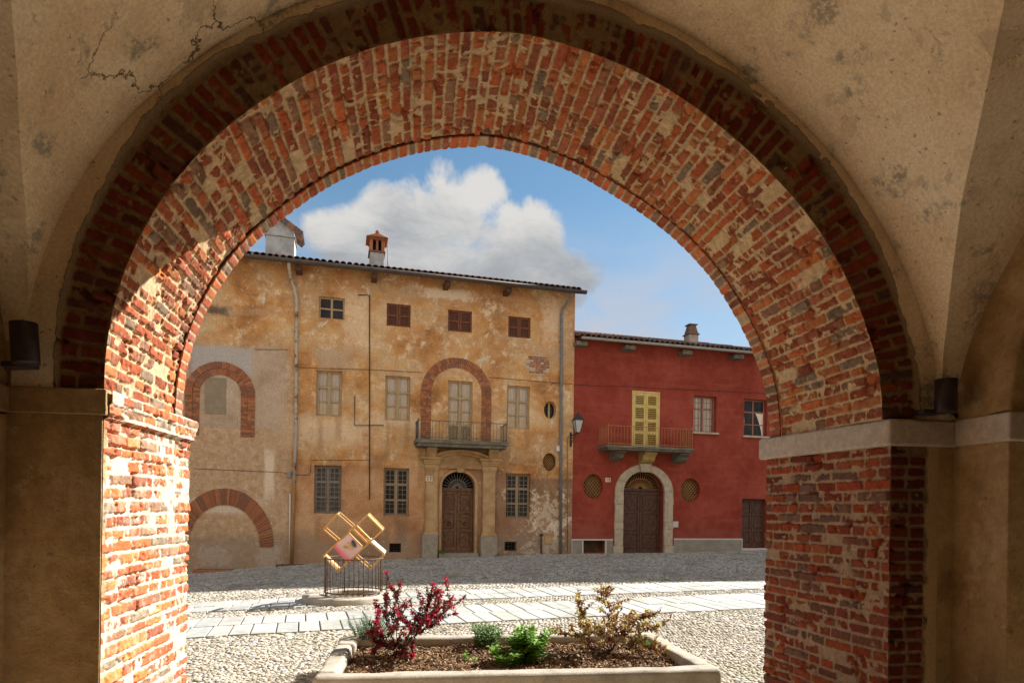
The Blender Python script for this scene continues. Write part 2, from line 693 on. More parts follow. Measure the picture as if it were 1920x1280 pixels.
# soffit of the arch, with the outer ring of headers a little lower
RING = .15
n_s, n_d = 1000, 165
sg, dg = np.meshgrid(np.linspace(0, ARC, n_s), np.linspace(0, TH - RING - .004, n_d), indexing='ij')
top = np.exp(-((sg / ARC - .5) / .22) ** 2)
sm = .22 * sstep(fbm(sg * 2.3, dg * 2.3, 77, 3), .54, .70) * (.5 + .8 * top) + .16 * sstep(fbm(sg * 7, dg * 7, 78, 3), .58, .7)
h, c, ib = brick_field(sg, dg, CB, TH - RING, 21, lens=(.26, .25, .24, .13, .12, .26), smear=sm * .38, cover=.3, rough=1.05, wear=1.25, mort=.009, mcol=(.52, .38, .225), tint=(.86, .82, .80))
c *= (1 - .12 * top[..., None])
h = h * sstep(dg, 0, .014)
th = np.interp(sg, _sl, _th)
xx, zz = arch_xz(th, dg / TH)
cx, cz = np.cos(th), np.sin(th) * AA / AB
ln = np.hypot(cx, cz)
pos = np.stack([xx - cx / ln * h, YN + dg, zz - cz / ln * h], -1)
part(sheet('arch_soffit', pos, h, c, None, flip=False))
# ring: riser facing inwards, then its underside
n_s, n_d = 1000, 44
prof = np.linspace(0, RING + .035 + .05, n_d)
sg, dg = np.meshgrid(np.linspace(0, ARC, n_s), prof, indexing='ij')
h, c, ib = brick_field(sg, dg, courses(ARC, .068, .3, 9), .3, 23, smear=.0, mort=.010, rough=.5, wear=.3, split=lambda k, r: [-.2, .4, .9], tint=(.95, .88, .9), mcol=(.42, .31, .19))
h = h * sstep(dg, 0, .03) * .4
th = np.interp(sg, _sl, _th)
wav = .012 * (fbm(sg * 1.3, sg * 0 + 3, 5, 3) - .5)
low_ = np.clip(dg, 0, .012) + h
yy = YN + TH - RING + np.clip(dg - .012, 0, RING)
drop = np.clip(dg - .012 - RING, 0, 1)
xx, zz = arch_xz(th, np.clip((yy - YN) / TH, 0, 1), -(low_ - drop + wav))
pos = np.stack([xx, yy, zz], -1)
part(sheet('arch_ring', pos, h, c, None, flip=False))

# inner face of the arch: voussoirs, plaster wash, lip of rough plaster
n_s, n_d = 900, 72
sg, dg = np.meshgrid(np.linspace(0, ARC, n_s), np.linspace(0, .40, n_d), indexing='ij')


def vsplit(k, r):
    e = .262 + .02 * (r.random() - .5)
    return [-.3, .0, e, .8] if k % 2 else [-.3, .0, .125 + .02 * r.random(), e, .8]


q = sg / ARC
edge = .215 + .055 * np.sin(2 * math.pi * q) ** 2 - .025 * np.exp(-((q - .5) / .12) ** 2) + .035 * (fbm(sg * 3, dg * 0, 91, 3) - .5)
sm = .9 * sstep(dg, edge - .01, edge + .015) + .55 * sstep(fbm(sg * 4.5, dg * 4.5, 92, 4), .44, .60) * (np.exp(-((q - .56) / .22) ** 2)) + .08
h, c, ib = brick_field(sg, dg, CB, .3, 29, smear=sm * .55, mort=.014, rough=.7, wear=.5, split=vsplit, mcol=(.24, .16, .08), tint=(.48, .33, .36))  # same bricks toned down, shade of the inner face painted in
lipc = np.array((.30, .22, .14)) * (.8 + .4 * fbm(sg * 12, dg * 12, 94, 3)[..., None])
lip = sstep(dg, edge, edge + .02)[..., None]
c = c * (1 - lip) + lipc * lip
lw = .022 + .018 * np.sin(math.pi * q) + .05 * (fbm(sg * 2.2, dg * 0 + 4, 97, 4) - .5) + .02 * (fbm(sg * 14, dg * 0 + 8, 98, 3) - .5)
h = h * sstep(dg, 0, .014) + .022 * sstep(dg, edge, edge + .03) * (.6 + .8 * fbm(sg * 6, dg * 6, 95, 3)) - .09 * sstep(dg, edge + lw, edge + lw + .012)
th = np.interp(sg, _sl, _th)
xx, zz = arch_xz(th, 0, 0)
xx, zz = xx + dg * np.cos(th), zz + dg * np.sin(th)
pos = np.stack([xx, YN - h, zz], -1)
part(sheet('arch_voussoirs', pos, h, c, None, flip=True))

# left jamb with its projecting band of bricks
ZL = ZS + .0
n_s, n_d = 400, 175
sg, dg = np.meshgrid(np.linspace(0, ZL, n_s), np.linspace(0, TH, n_d), indexing='ij')
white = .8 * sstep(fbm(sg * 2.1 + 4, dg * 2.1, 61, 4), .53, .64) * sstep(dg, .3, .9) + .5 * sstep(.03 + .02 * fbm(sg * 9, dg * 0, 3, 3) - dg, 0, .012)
h, c, ib = brick_field(sg, dg, courses(ZL, .073, .3, 13), TH, 37, smear=.05 + .26 * white * sstep(2.0 - sg, 0, .15), rough=1.0, wear=1.1, mort=.010, mcol=(.58, .48, .37), tint=(1.12, 1.16, 1.12))  # mortar and brick tint lightened: sunlight on this jamb put into the colour
band = sstep(sg, ZL - .150, ZL - .142) * .028 + sstep(sg, ZL - .075, ZL - .07) * .014
h = h * sstep(dg, 0, .012) + band
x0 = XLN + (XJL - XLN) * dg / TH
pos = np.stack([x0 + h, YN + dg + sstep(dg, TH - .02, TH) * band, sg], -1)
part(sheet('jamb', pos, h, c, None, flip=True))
# right jamb below the stone band
ZR = ZS - .165
n_s, n_d = 380, 190
sg, dg = np.meshgrid(np.linspace(0, ZR, n_s), np.linspace(0, TH, n_d), indexing='ij')
sm = .25 * sstep(fbm(sg * 3 + 9, dg * 3, 62, 4), .5, .66)
h, c, ib = brick_field(sg, dg, courses(ZR, .071, .26, 15), TH, 41, smear=.02 + sm * .35, cover=.15, rough=1.0, wear=1.0, mort=.010, mcol=(.36, .25, .16), tint=(.66, .50, .52))  # brick tint and mortar darkened: this jamb's shade put into the colour
h = h * sstep(dg, 0, .012)
x0 = XJRN + (XJRF - XJRN) * dg / TH
pos = np.stack([x0 - h, YN + dg, sg], -1)
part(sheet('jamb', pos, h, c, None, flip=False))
# brick quoin strip on the inner face of the right pier, ragged against the plaster
n_s, n_d = 330, 46
sg, dg = np.meshgrid(np.linspace(0, ZR, n_s), np.linspace(0, .33, n_d), indexing='ij')
QB = courses(ZR, .071, .26, 15)
rag = .25 + .035 * (_hash(np.searchsorted(QB, sg), np.zeros(sg.shape, np.int64), 5) - .5) + .03 * (fbm(sg * 12, dg * 12, 66, 3) - .5)
pl = sstep(dg, rag - .004, rag + .006)
h, c, ib = brick_field(sg, dg, QB, .3, 43, smear=.02, rough=.7, wear=.7, mcol=(.22, .15, .09), tint=(.34, .22, .24), split=lambda k, r: [-.3, 0, .11 + .03 * r.random(), .25, .5])  # darkest copy of the brick, with the pier's shade in its colour
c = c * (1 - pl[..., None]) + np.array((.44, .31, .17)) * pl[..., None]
h = h * sstep(dg, 0, .012) * (1 - pl) + .004 * pl
pos = np.stack([XJRN + dg, YN - h, sg], -1)
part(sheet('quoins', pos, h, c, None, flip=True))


# plaster materials of the arcade
def vault_fn(t):
    v = t.obj()
    a = t.noise(v, 1.1, 8, .6)
    b = t.noise(v, 3.3, 9, .7)
    col = t.ramp(a, [(.3, (.68, .51, .32)), (.48, (.82, .68, .48)), (.7, (.87, .77, .59))])
    warm = t.smooth(b, .50, .72)
    col = t.mix(t.math('MULTIPLY', warm, .5), col, (.72, .53, .33))
    bl = t.noise(v, 2.3, 6, .6, .2)
    fine = t.noise(v, 22, 6, .75)
    grey = t.math('MULTIPLY', t.smooth(bl, .55, .63), t.smooth(fine, .43, .56))
    col = t.mix(t.math('MULTIPLY', grey, .75), col, (.27, .255, .22))
    gr_ = t.noise(v, 55, 6, .75)
    col = t.mix(1., col, t.smooth(gr_, .25, .75, .80, 1.2), 'MULTIPLY')
    tr_ = t.smooth(t.noise(t.vscale(v, (1., 1., .5)), 7, 9, .72, .4), .50, .68)
    col = t.mix(t.math('MULTIPLY', tr_, .35), col, (.50, .37, .23))
    spot = t.smooth(t.noise(v, 30, 2, .5), .68, .74)
    col = t.mix(t.math('MULTIPLY', spot, .6), col, (.25, .15, .08))
    vn = t.new('ShaderNodeTexVoronoi', feature='DISTANCE_TO_EDGE')
    wv = t.new('ShaderNodeVectorMath', operation='ADD')
    t.put(wv.inputs[0], v)
    sc = t.new('ShaderNodeVectorMath', operation='SCALE')
    t.put(sc.inputs[0], t.noise(v, 5, 5, .6, out='Color'))
    sc.inputs['Scale'].default_value = .35
    t.put(wv.inputs[1], sc.outputs[0])
    t.put(vn.inputs['Vector'], wv.outputs[0])
    vn.inputs['Scale'].default_value = 1.5
    vx_, vy_, vz_ = t.xyz(v)
    zone = t.math('MULTIPLY', t.smooth(vx_, -.1, -.3), t.math('MULTIPLY', t.smooth(vx_, -1.75, -1.5), t.smooth(vy_, 3.05, 3.25)))
    cr = t.math('MULTIPLY', t.smooth(vn.outputs['Distance'], .003, .010, 1., 0.), t.math('MULTIPLY', zone, t.smooth(t.noise(v, 2.2, 3, .5), .42, .5)))
    flake = t.math('MULTIPLY', t.smooth(t.noise(v, 1.7, 8, .68, .5), .60, .615), t.smooth(vy_, 3.62, 3.35, .0, 1.))
    col = t.mix(t.math('MULTIPLY', flake, .45), col, (.52, .42, .29))
    col = t.mix(t.math('MULTIPLY', cr, .85), col, (.07, .05, .035))
    hgt = t.math('ADD', t.math('MULTIPLY', t.noise(v, 28, 8, .7), .5), t.math('ADD', t.math('MULTIPLY', t.noise(v, 5, 6, .6), 1.2), t.math('MULTIPLY', cr, -.8)))
    hgt = t.math('ADD', hgt, t.math('ADD', t.math('MULTIPLY', grey, -.25), t.math('MULTIPLY', flake, -.5)))
    return (col, t.bump(hgt, .55, .02))


M_VAULT = material('vault_plaster', vault_fn, .95, .1)


def pier_fn(t):
    v = t.obj()
    a = t.noise(v, 1.6, 9, .66)
    col = t.ramp(a, [(.34, (.33, .205, .09)), (.46, (.46, .305, .15)), (.56, (.54, .38, .205)), (.66, (.60, .45, .27))])
    sp = t.smooth(t.noise(t.vscale(v, (1, 1, .35)), 4, 9, .72, .3), .48, .66)
    col = t.mix(t.math('MULTIPLY', sp, .6), col, (.30, .195, .10))
    tw = t.noise(t.vscale(v, (1, 1, 1.1)), 13, 8, .75, .4)
    col = t.mix(1., col, t.smooth(tw, .3, .7, .84, 1.17), 'MULTIPLY')
    pal = t.math('MULTIPLY', t.smooth(t.noise(v, 3, 10, .75), .57, .63), .5)
    col = t.mix(pal, col, (.66, .53, .36))
    sp = t.smooth(t.noise(v, 18, 4, .6), .64, .70)
    col = t.mix(t.math('MULTIPLY', sp, .55), col, (.17, .11, .06))
    x_, y_, z_ = t.xyz(v)
    dmp = t.smooth(t.math('ADD', z_, t.math('MULTIPLY', a, -1.8)), .3, -.6)
    col = t.mix(t.math('MULTIPLY', dmp, .5), col, (.24, .17, .10))
    hgt = t.math('ADD', t.noise(v, 60, 8, .75), t.math('ADD', t.math('MULTIPLY', t.noise(v, 6, 5, .6), 2.2), t.math('MULTIPLY', tw, 1.2)))
    return (col, t.bump(hgt, .7, .02))


M_PIER = material('pier_plaster', pier_fn, .95, .1)
M_REAR = noisy('rear_render', (.28, .19, .10), (.36, .26, .15), 2, .95, .1, .3, 40)
M_STONE = noisy('granite_band', (.44, .37, .30), (.56, .49, .41), 22, .9, .2, .5, 90, dist=.008)
M_FLOOR = noisy('floor_stone', (.56, .47, .34), (.64, .55, .42), 3, .85, .2, .3, 40)

# vault web over the arch and the two side webs meeting it along the groins
VA, VB = AA + .375, AB + .32
GL, GR = 2.15, 1.55
XPL, XPR = -2.13, 3.32
YV = -.8


def rib_off(x):
    left = x < XC
    return np.where(left, GL * (x - (XC - VA)), GR * (XC + VA - x))


nl, kl = 200, 8
ql, dl = np.meshgrid(np.linspace(0, math.pi, nl), np.linspace(0, 1, kl), indexing='ij')
xa_, za_ = arch_xz(ql, 0, .222 + .052 * np.sin(2 * ql) ** 2 - .02 * np.exp(-((ql / math.pi - .5) / .12) ** 2) + .018)
xb_, zb_ = arch_xz(ql, 0, .44)
part(np_mesh('lunette', np.stack([xa_ * (1 - dl) + xb_ * dl, np.full_like(ql, YN - .012) + .012 * (fbm(ql * 3, dl, 6, 3) - .5), za_ * (1 - dl) + zb_ * dl], -1), grid_quads(nl, kl, True), M_VAULT))
nt_, nv = 260, 70
tt = np.linspace(0, math.pi, nt_)
vx, vz = arch_xz(tt, 0, .335 + .045 * np.cos(tt) ** 2)
yg = np.maximum(YN - rib_off(vx) + .05 * (fbm(tt * 5, tt * 0 + 2, 81, 4) - .5) * np.sin(tt), YV)
sv_ = np.linspace(0, 1, nv)[None, :]
Y = (YN + .03) * (1 - sv_) + yg[:, None] * sv_
th2 = np.repeat(tt[:, None], nv, 1)
und = .05 * (fbm(th2 * 2.2, Y * 1.3, 71, 3) - .5) + .016 * (fbm(th2 * 9, Y * 5, 72, 4) - .5)
und = und * sstep(sv_, 0, .05)
X = np.repeat(vx[:, None], nv, 1) - np.cos(th2) * und
Z = np.repeat(vz[:, None], nv, 1) - np.sin(th2) * und
o = np_mesh('vault_web', np.stack([X, Y, Z], -1), grid_quads(nt_, nv, False), M_VAULT)
part(o)
for sgn, XP in ((1, XPR), (-1, XPL)):
    mk = (vx > XC) if sgn > 0 else (vx < XC)
    i = np.where(mk)[0]
    E_ = np.stack([X[i, -1], Y[i, -1], Z[i, -1]], -1)
    far_ = XP + sgn * .06
    k = 14
    f_ = np.linspace(0, 1, k)[None, :, None]
    F_ = E_.copy(); F_[:, 0] = np.where(sgn * E_[:, 0] > sgn * far_, E_[:, 0], far_)
    pts = E_[:, None, :] * (1 - f_) + F_[:, None, :] * f_
    part(np_mesh('vault_web', pts, grid_quads(len(i), k, sgn < 0), M_VAULT))
    # transverse rib: side face and underside, springing from the pilaster
    gs = GR if sgn > 0 else GL
    ta = np.linspace(0, math.pi / 2, 50)
    hd = VA * gs
    ry = (YN) - hd + (hd - .39) * np.cos(ta)
    rz = ZS + (VB - .30) * np.sin(ta)
    rye = (YN) - hd + (hd + .0) * np.cos(ta)
    rze = ZS + (VB + .12) * np.sin(ta)
    rb = [(np.full(50, XP), rye, rze), (np.full(50, XP), ry * .5 + rye * .5, rz * .5 + rze * .5), (np.full(50, XP), ry + .02, rz + .015), (np.full(50, XP + sgn * .02), ry, rz), (np.full(50, XP + sgn * .62), ry, rz)]
    pts = np.stack([np.stack(q_, -1) for q_ in rb], 1)
    o = np_mesh('transverse_rib', pts, grid_quads(50, 5, sgn > 0), M_PIER)
    part(o)
    b = MB()
    xa, xb = (XP, XP + .62) if sgn > 0 else (XP - .62, XP)
    b.box(xa, xb, YN - .39, YN + .1, 0, ZS - .14)
    part(b.build('pilaster', M_PIER, None, .012))

# plaster of the piers, imposts
b = MB()
b.box(XPL - .02, XLN - .004, YN - .008, YN + .05, 0, ZS - .132)
part(b.build('pier_face', M_PIER, None, .006))
b = MB()
b.box(XPL + .002, XLN + .020, YN - .024, YN + .04, ZS - .134, ZS + .002)
b.box(XPL - .62, XPL + .022, YN - .415, YN - .02, ZS - .134, ZS + .002)
part(b.build('impost', M_PIER, None, .008))
b = MB()
b.box(XJRN + .30, XPR + .02, YN - .002, YN + .05, 0, ZS - .164)
part(b.build('pier_face', M_PIER, None, .006))
b = MB()
b.box(XPR - .028, XPR + .65, YN - .42, YN - .031, ZS - .166, ZS)
part(b.build('impost', M_STONE, None, .016, seg=3))
b = MB()
v0 = [(XJRN - .028, YN - .03), (XJRF - .045, YB + .05), (XJRF + .4, YB + .05), (XPR + .1, YN + .4), (XPR + .1, YN - .03)]
n = len(v0)
b.add([(x, y, ZS - .168) for x, y in v0] + [(x, y, ZS - .002) for x, y in v0], [tuple(range(n))[::-1], tuple(range(n, 2 * n))] + [(i, (i + 1) % n, n + (i + 1) % n, n + i) for i in range(n)])
part(b.build('impost', M_STONE, None, .018, seg=3))

# body of the wall with this arch and its neighbours, roof over the walk, rear wall, ends
th_o = np.linspace(0, math.pi, 41)


def hole(dx, off):
    x_, z_ = arch_xz(th_o, .5, off)
    p_ = [(float(a_) + dx, float(b_)) for a_, b_ in zip(x_, z_)]
    return [(XJRN + off + dx, -.4), (XJRN + off + dx, ZS - .02)] + p_ + [(XLF - off + dx, -.4)]


PITCH = 6.1
outer = [(-15, -.5), (16, -.5), (16, 7.2), (-15, 7.2)]
M_EXT = noisy('street_plaster', (.50, .36, .20), (.60, .47, .31), 2, .95, .1, .3, 40)
part(holed('wall', outer, [hole(0, .05), hole(PITCH, 0), hole(-PITCH, 0)], TH - .05, M_EXT, None, YN + .03, back=True))
b = MB()
b.box(-15, 16, -3.9, -3.6, -.1, 7.2)
b.box(-15.3, -15, -3.9, YB, -.1, 7.2)
b.box(16, 16.3, -3.9, YB, -.1, 7.2)
part(b.build('rear_wall', M_REAR, None))
b = MB()
b.box(-15, XPL - .3, -3.6, YN + .02, 5.2, 5.4)
b.box(XPR + .3, 16, -3.6, YN + .02, 5.2, 5.4)
b.box(XPL - .3, XPR + .3, -3.6, YN + .02, 5.3, 5.5)
b.box(-15.3, 16.3, -3.9, YB + .1, 7.2, 7.4)
part(b.build('ceiling', M_VAULT, None))
b = MB()
b.box(-15, 16, -3.6, YB + .06, -.25, -.012)
fl = b.build('floor', M_FLOOR)
tag(fl, kind='structure')

# ------------------------------------------------------------------ ground, tracks of slabs, cobbles
def earth_fn(t):
    v = t.obj()
    n = t.noise(v, 1.2, 8, .6)
    col = t.ramp(n, [(.3, (.20, .165, .115)), (.5, (.27, .225, .16)), (.7, (.31, .265, .19))])
    return (col, t.bump(t.noise(v, 60, 6, .7), .6, .012))


M_EARTH = material('earth_joints', earth_fn, .95, .1)
gx = np.unique(np.concatenate([np.linspace(-400, -30, 12), np.linspace(-30, 40, 141), np.linspace(40, 400, 12)]))
gy = np.unique(np.concatenate([[YB + .05], np.linspace(YB + .1, 30, 110), np.linspace(30, 800, 20)]))
GX, GY = np.meshgrid(gx, gy, indexing='ij')
GZ = ground(GX, GY) - .012
o = np_mesh('ground', np.stack([GX, GY, GZ], -1), grid_quads(len(gx), len(gy), False), M_EARTH)
tag(o, kind='structure')


def line_pts(p1, p2):
    return on_ground(*p1), on_ground(*p2)


TRACKS = []
M_SLAB = island('track_slabs', [(.40, .40, .375), (.43, .425, .40), (.36, .37, .355), (.41, .415, .40), (.38, .375, .345), (.45, .44, .41)], .85, .25, .35, 30, .16)
for nm, (b0, b1, t0, t1) in (('slab_track', ((362, 1195), (1302, 1146), (362, 1163), (1309, 1114))), ('slab_track', ((362, 1148), (1340, 1106), (362, 1129), (1434, 1089)))):
    A_, B_ = line_pts(b0, b1)
    C_, D_ = line_pts(t0, t1)
    d_ = (B_ - A_)[:2]; d_ = d_ / np.linalg.norm(d_)
    nrm = np.array([-d_[1], d_[0]])
    w_ = ((C_ - A_)[:2] @ nrm + (D_ - A_)[:2] @ nrm) / 2
    TRACKS.append((A_[:2], d_, nrm, w_))
    b = MB()
    r_ = random.Random(len(TRACKS))
    for row in (0, 1):
        p_ = -9.0
        ww = w_ / 2
        while p_ < 24:
            L = r_.uniform(.25, .32)
            gp = .010
            q_ = [(p_ + gp, row * ww + gp), (p_ + L - gp, row * ww + gp), (p_ + L - gp, row * ww + ww - gp), (p_ + gp, row * ww + ww - gp)]
            vs = []
            tz = r_.uniform(-.004, .004)
            for zz_ in (-.08, .010 + tz):
                for a_, n_ in q_:
                    P = A_[:2] + d_ * (a_ + .012 * r_.uniform(-1, 1) * 0) + nrm * n_
                    vs.append((P[0], P[1], float(ground(P[0], P[1])) + zz_ + r_.uniform(-.002, .002)))
            b.add(vs, [(4, 5, 6, 7), (0, 1, 5, 4), (1, 2, 6, 5), (2, 3, 7, 6), (3, 0, 4, 7)])
            p_ += L
    o = b.build(nm, M_SLAB, None, .006)
    tag(o, kind='structure')

WELL = on_ground(652, 1123)
WELL_C = np.array([WELL[0], WELL[1]])


def in_track(x, y, pad):
    r = np.zeros(x.shape, bool)
    for A_, d_, nrm, w_ in TRACKS:
        q_ = (x - A_[0]) * nrm[0] + (y - A_[1]) * nrm[1]
        r |= (q_ > -pad) & (q_ < w_ + pad)
    return r


PX0, PX1, PY0, PY1 = -.82, 2.50, 5.05, 6.70


def pebbles(y0, y1, pitch, seed):
    r = np.random.default_rng(seed)
    ys = np.arange(y0, y1, pitch * .86)
    xs_, ys_ = [], []
    for k, yv in enumerate(ys):
        xa = -.36 * yv - 3.2
        xb = .62 * yv + 2.4
        x = np.arange(xa, xb, pitch) + (k % 2) * pitch / 2
        xs_.append(x); ys_.append(np.full_like(x, yv))
    x = np.concatenate(xs_); y = np.concatenate(ys_)
    x = x + r.normal(0, .17 * pitch, x.shape); y = y + r.normal(0, .17 * pitch, x.shape)
    keep = ~in_track(x, y, pitch * .35) & (np.hypot(x - WELL_C[0], y - WELL_C[1]) > .83) & ~((x > PX0) & (x < PX1) & (y > PY0) & (y < PY1))
    o_ = (x - P0[0]) * nn[0] + (y - P0[1]) * nn[1]
    keep &= o_ > .02
    x, y = x[keep], y[keep]
    n = len(x)
    sz = np.exp(r.normal(0, .16, n))
    a = pitch * r.uniform(.46, .74, n) * sz
    bb = pitch * r.uniform(.34, .50, n) * sz
    hh = pitch * r.uniform(.12, .27, n)
    ang = r.normal(.5, .7, n)
    k = 8
    ph = np.arange(k) * 2 * math.pi / k
    rings = [(1.0, -.45), (.93, .35), (.62, .82)]
    V = []
    for rr, zh in rings:
        lx = a[:, None] * rr * np.cos(ph) * (1 + .12 * r.normal(0, 1, (n, k)))
        ly = bb[:, None] * rr * np.sin(ph) * (1 + .12 * r.normal(0, 1, (n, k)))
        X_ = x[:, None] + lx * np.cos(ang)[:, None] - ly * np.sin(ang)[:, None]
        Y_ = y[:, None] + lx * np.sin(ang)[:, None] + ly * np.cos(ang)[:, None]
        V.append(np.stack([X_, Y_, hh[:, None] * zh + np.zeros_like(X_)], -1))
    V.append(np.stack([x + r.normal(0, .1 * pitch, n), y + r.normal(0, .1 * pitch, n), hh], -1)[:, None, :])
    V = np.concatenate(V, 1)
    gz = ground(x, y)[:, None] - .008 + r.normal(0, .004, n)[:, None]
    V[:, :, 2] += gz
    nv_ = V.shape[1]
    q4 = []
    for i in range(2):
        for j in range(k):
            q4.append((i * k + j, i * k + (j + 1) % k, (i + 1) * k + (j + 1) % k, (i + 1) * k + j))
    for j in range(0, k, 2):
        q4.append((2 * k + j, 2 * k + (j + 1) % k, 2 * k + (j + 2) % k, 3 * k))
    q4 = np.array(q4)
    Q = (np.arange(n)[:, None, None] * nv_ + q4[None]).reshape(-1, 4)
    return V.reshape(-1, 3), Q


PV1, PQ1 = pebbles(YB + .12, 8.2, .041, 1)
PV3, PQ3 = pebbles(8.2, 13., .055, 3)
PV2, PQ2 = pebbles(13., 28.5, .074, 2)
def dirty(mt, amount, scale, moss):
    nt = mt.node_tree
    t = NT(nt)
    p = nt.nodes['Principled BSDF']
    src = p.inputs['Base Color'].links[0].from_socket
    v = t.obj()
    n = t.noise(v, scale, 7, .62, .3)
    c = t.mix(t.math('MULTIPLY', t.smooth(n, .50, .66), amount), src, (.20, .165, .11))
    g_ = t.math('MULTIPLY', t.smooth(t.noise(v, scale * .55, 6, .65), .52, .64), moss)
    c = t.mix(g_, c, (.20, .22, .09))
    t.put(p.inputs['Base Color'], c)


M_PEB = island('river_pebbles', [(.45, .41, .34), (.37, .34, .28), (.53, .49, .42), (.30, .285, .26), (.43, .37, .28), (.57, .53, .47), (.35, .31, .24), (.46, .43, .38), (.22, .205, .185), (.49, .43, .34), (.39, .32, .24)], .75, .3, .2, 40, .2)
dirty(M_SLAB, .35, 1.3, .12)
dirty(M_PEB, .45, .9, .30)
o = np_mesh('cobbles', np.concatenate([PV1, PV2, PV3]), np.concatenate([PQ1, PQ2 + len(PV1), PQ3 + len(PV1) + len(PV2)]), M_PEB)
tag(o, 'rounded river cobbles paving the square', 'cobbles', kind='stuff')

# ------------------------------------------------------------------ materials of the houses
def yellow_fn(t):
    v = t.obj()
    x, y, z = t.xyz(v)
    w = t.comb(x, 0., z)
    big = t.noise(w, .55, 9, .62, .3)
    mid = t.noise(w, 1.5, 10, .68, .2)
    fine = t.noise(w, 5, 10, .72)
    micro = t.noise(w, 22, 6, .7)
    grain = t.math('ADD', t.math('MULTIPLY', big, .62), t.math('ADD', t.math('MULTIPLY', mid, .28), t.math('MULTIPLY', fine, .10)))
    col = t.ramp(grain, [(.40, (.33, .150, .052)), (.455, (.49, .225, .074)), (.50, (.58, .300, .110)), (.545, (.63, .375, .165)), (.60, (.70, .47, .25))])
    # old brown wash under the eaves and in loose bands
    ev = t.smooth(t.math('ADD', z, t.math('MULTIPLY', t.math('SUBTRACT', mid, .5), 4.5)), 8.0, 9.3)
    col = t.mix(t.math('MULTIPLY', ev, .75), col, t.ramp(fine, [(.35, (.30, .135, .050)), (.65, (.50, .245, .098))]))
    band = t.math('MULTIPLY', t.smooth(t.noise(t.vscale(w, (.35, 1, 1.6)), 1.1, 9, .68, .5), .50, .62), .7)
    col = t.mix(band, col, t.ramp(fine, [(.35, (.45, .245, .115)), (.65, (.60, .35, .175))]))
    pale = t.math('MULTIPLY', t.smooth(mid, .51, .62), t.smooth(fine, .40, .60))
    col = t.mix(t.math('MULTIPLY', pale, .85), col, (.80, .58, .35))
    tan = t.smooth(t.noise(w, .75, 8, .65, .4), .48, .60)
    col = t.mix(t.math('MULTIPLY', tan, .5), col, t.ramp(fine, [(.35, (.40, .255, .13)), (.65, (.60, .42, .24))]))
    # left stretch beyond the drain pipe: greyer
    zn = t.math('ADD', z, t.math('MULTIPLY', t.math('SUBTRACT', mid, .5), 2.2))
    left = t.smooth(x, -5.2, -5.45)
    gl = t.math('MULTIPLY', left, t.smooth(zn, 7.0, 5.8))
    col = t.mix(t.math('MULTIPLY', gl, .85), col, t.ramp(fine, [(.32, (.36, .225, .12)), (.5, (.50, .33, .19)), (.66, (.63, .44, .275))]))
    gp = t.math('MULTIPLY', t.math('MULTIPLY', t.smooth(x, -5.50, -5.56), t.smooth(z, 3.95, 4.0)), t.smooth(z, 6.55, 6.5))
    col = t.mix(t.math('MULTIPLY', gp, .75), col, t.ramp(grain, [(.42, (.35, .25, .16)), (.5, (.45, .33, .22)), (.6, (.54, .405, .28))]))
    # ground floor: brown render low down, darkest towards the right end
    lim = t.smooth(x, 1.4, 2.2, 3.0, 2.75)
    dado = t.smooth(t.math('ADD', z, t.math('MULTIPLY', t.math('SUBTRACT', fine, .5), .25)), lim, t.math('SUBTRACT', lim, .10))
    low = t.math('MULTIPLY', dado, t.smooth(x, -5.3, -5.2))
    right = t.smooth(t.math('ADD', x, t.math('MULTIPLY', mid, 1.)), .2, 1.6)
    dc = t.mix(right, t.ramp(grain, [(.41, (.35, .165, .075)), (.5, (.52, .265, .12)), (.58, (.60, .35, .18))]), t.ramp(grain, [(.41, (.20, .105, .055)), (.5, (.29, .16, .09)), (.6, (.38, .225, .135))]))
    col = t.mix(t.math('MULTIPLY', low, .88), col, dc)
    peel = t.math('MULTIPLY', t.math('MULTIPLY', t.smooth(t.noise(w, 1.3, 9, .68, .6), .57, .60), t.smooth(x, .6, 2.2, .15, 1.)), t.smooth(fine, .40, .52))
    peel = t.math('MULTIPLY', peel, t.smooth(z, 2.9, 2.2))
    col = t.mix(peel, col, (.74, .60, .42))
    up = t.math('MULTIPLY', t.smooth(t.noise(w, 1.9, 11, .74, .4), .585, .63), t.smooth(zn, 5.2, 6.4))
    col = t.mix(t.math('MULTIPLY', up, .85), col, (.68, .56, .39))
    def blob(col, px0, px1, py0, py1, c, k=1., soft=.35, wob=.5):
        u0, z0 = fp((px0 + px1) / 2, (py0 + py1) / 2)
        hu, hz = abs(fp(px1, (py0 + py1) / 2)[0] - u0), abs(fp((px0 + px1) / 2, py0)[1] - z0)
        a_ = t.math('ABSOLUTE', t.math('DIVIDE', t.math('SUBTRACT', x, u0), hu))
        b_ = t.math('ABSOLUTE', t.math('DIVIDE', t.math('SUBTRACT', z, z0), hz))
        d_ = t.math('MAXIMUM', a_, b_)
        d_ = t.math('ADD', d_, t.math('MULTIPLY', t.math('SUBTRACT', fine, .5), wob * 4))
        return t.mix(t.math('MULTIPLY', t.smooth(d_, 1. + soft, 1. - soft), k), col, c)
    col = blob(col, 496, 514, 848, 930, (.78, .62, .43), .8)
    col = blob(col, 385, 428, 574, 590, (.10, .07, .05), .85, .6)
    col = blob(col, 360, 475, 652, 700, (.44, .40, .35), .8, .1, .25)
    col = blob(col, 790, 885, 543, 560, (.80, .64, .44), .8, .5, 1.)
    col = blob(col, 560, 690, 786, 830, (.80, .60, .38), .6, .7, 1.)
    col = blob(col, 700, 780, 775, 800, (.80, .60, .38), .5, .7, 1.)
    col = blob(col, 1020, 1058, 560, 640, (.78, .58, .36), .6, .6, 1.)
    col = blob(col, 688, 722, 850, 884, (.34, .16, .065), .7, .6)
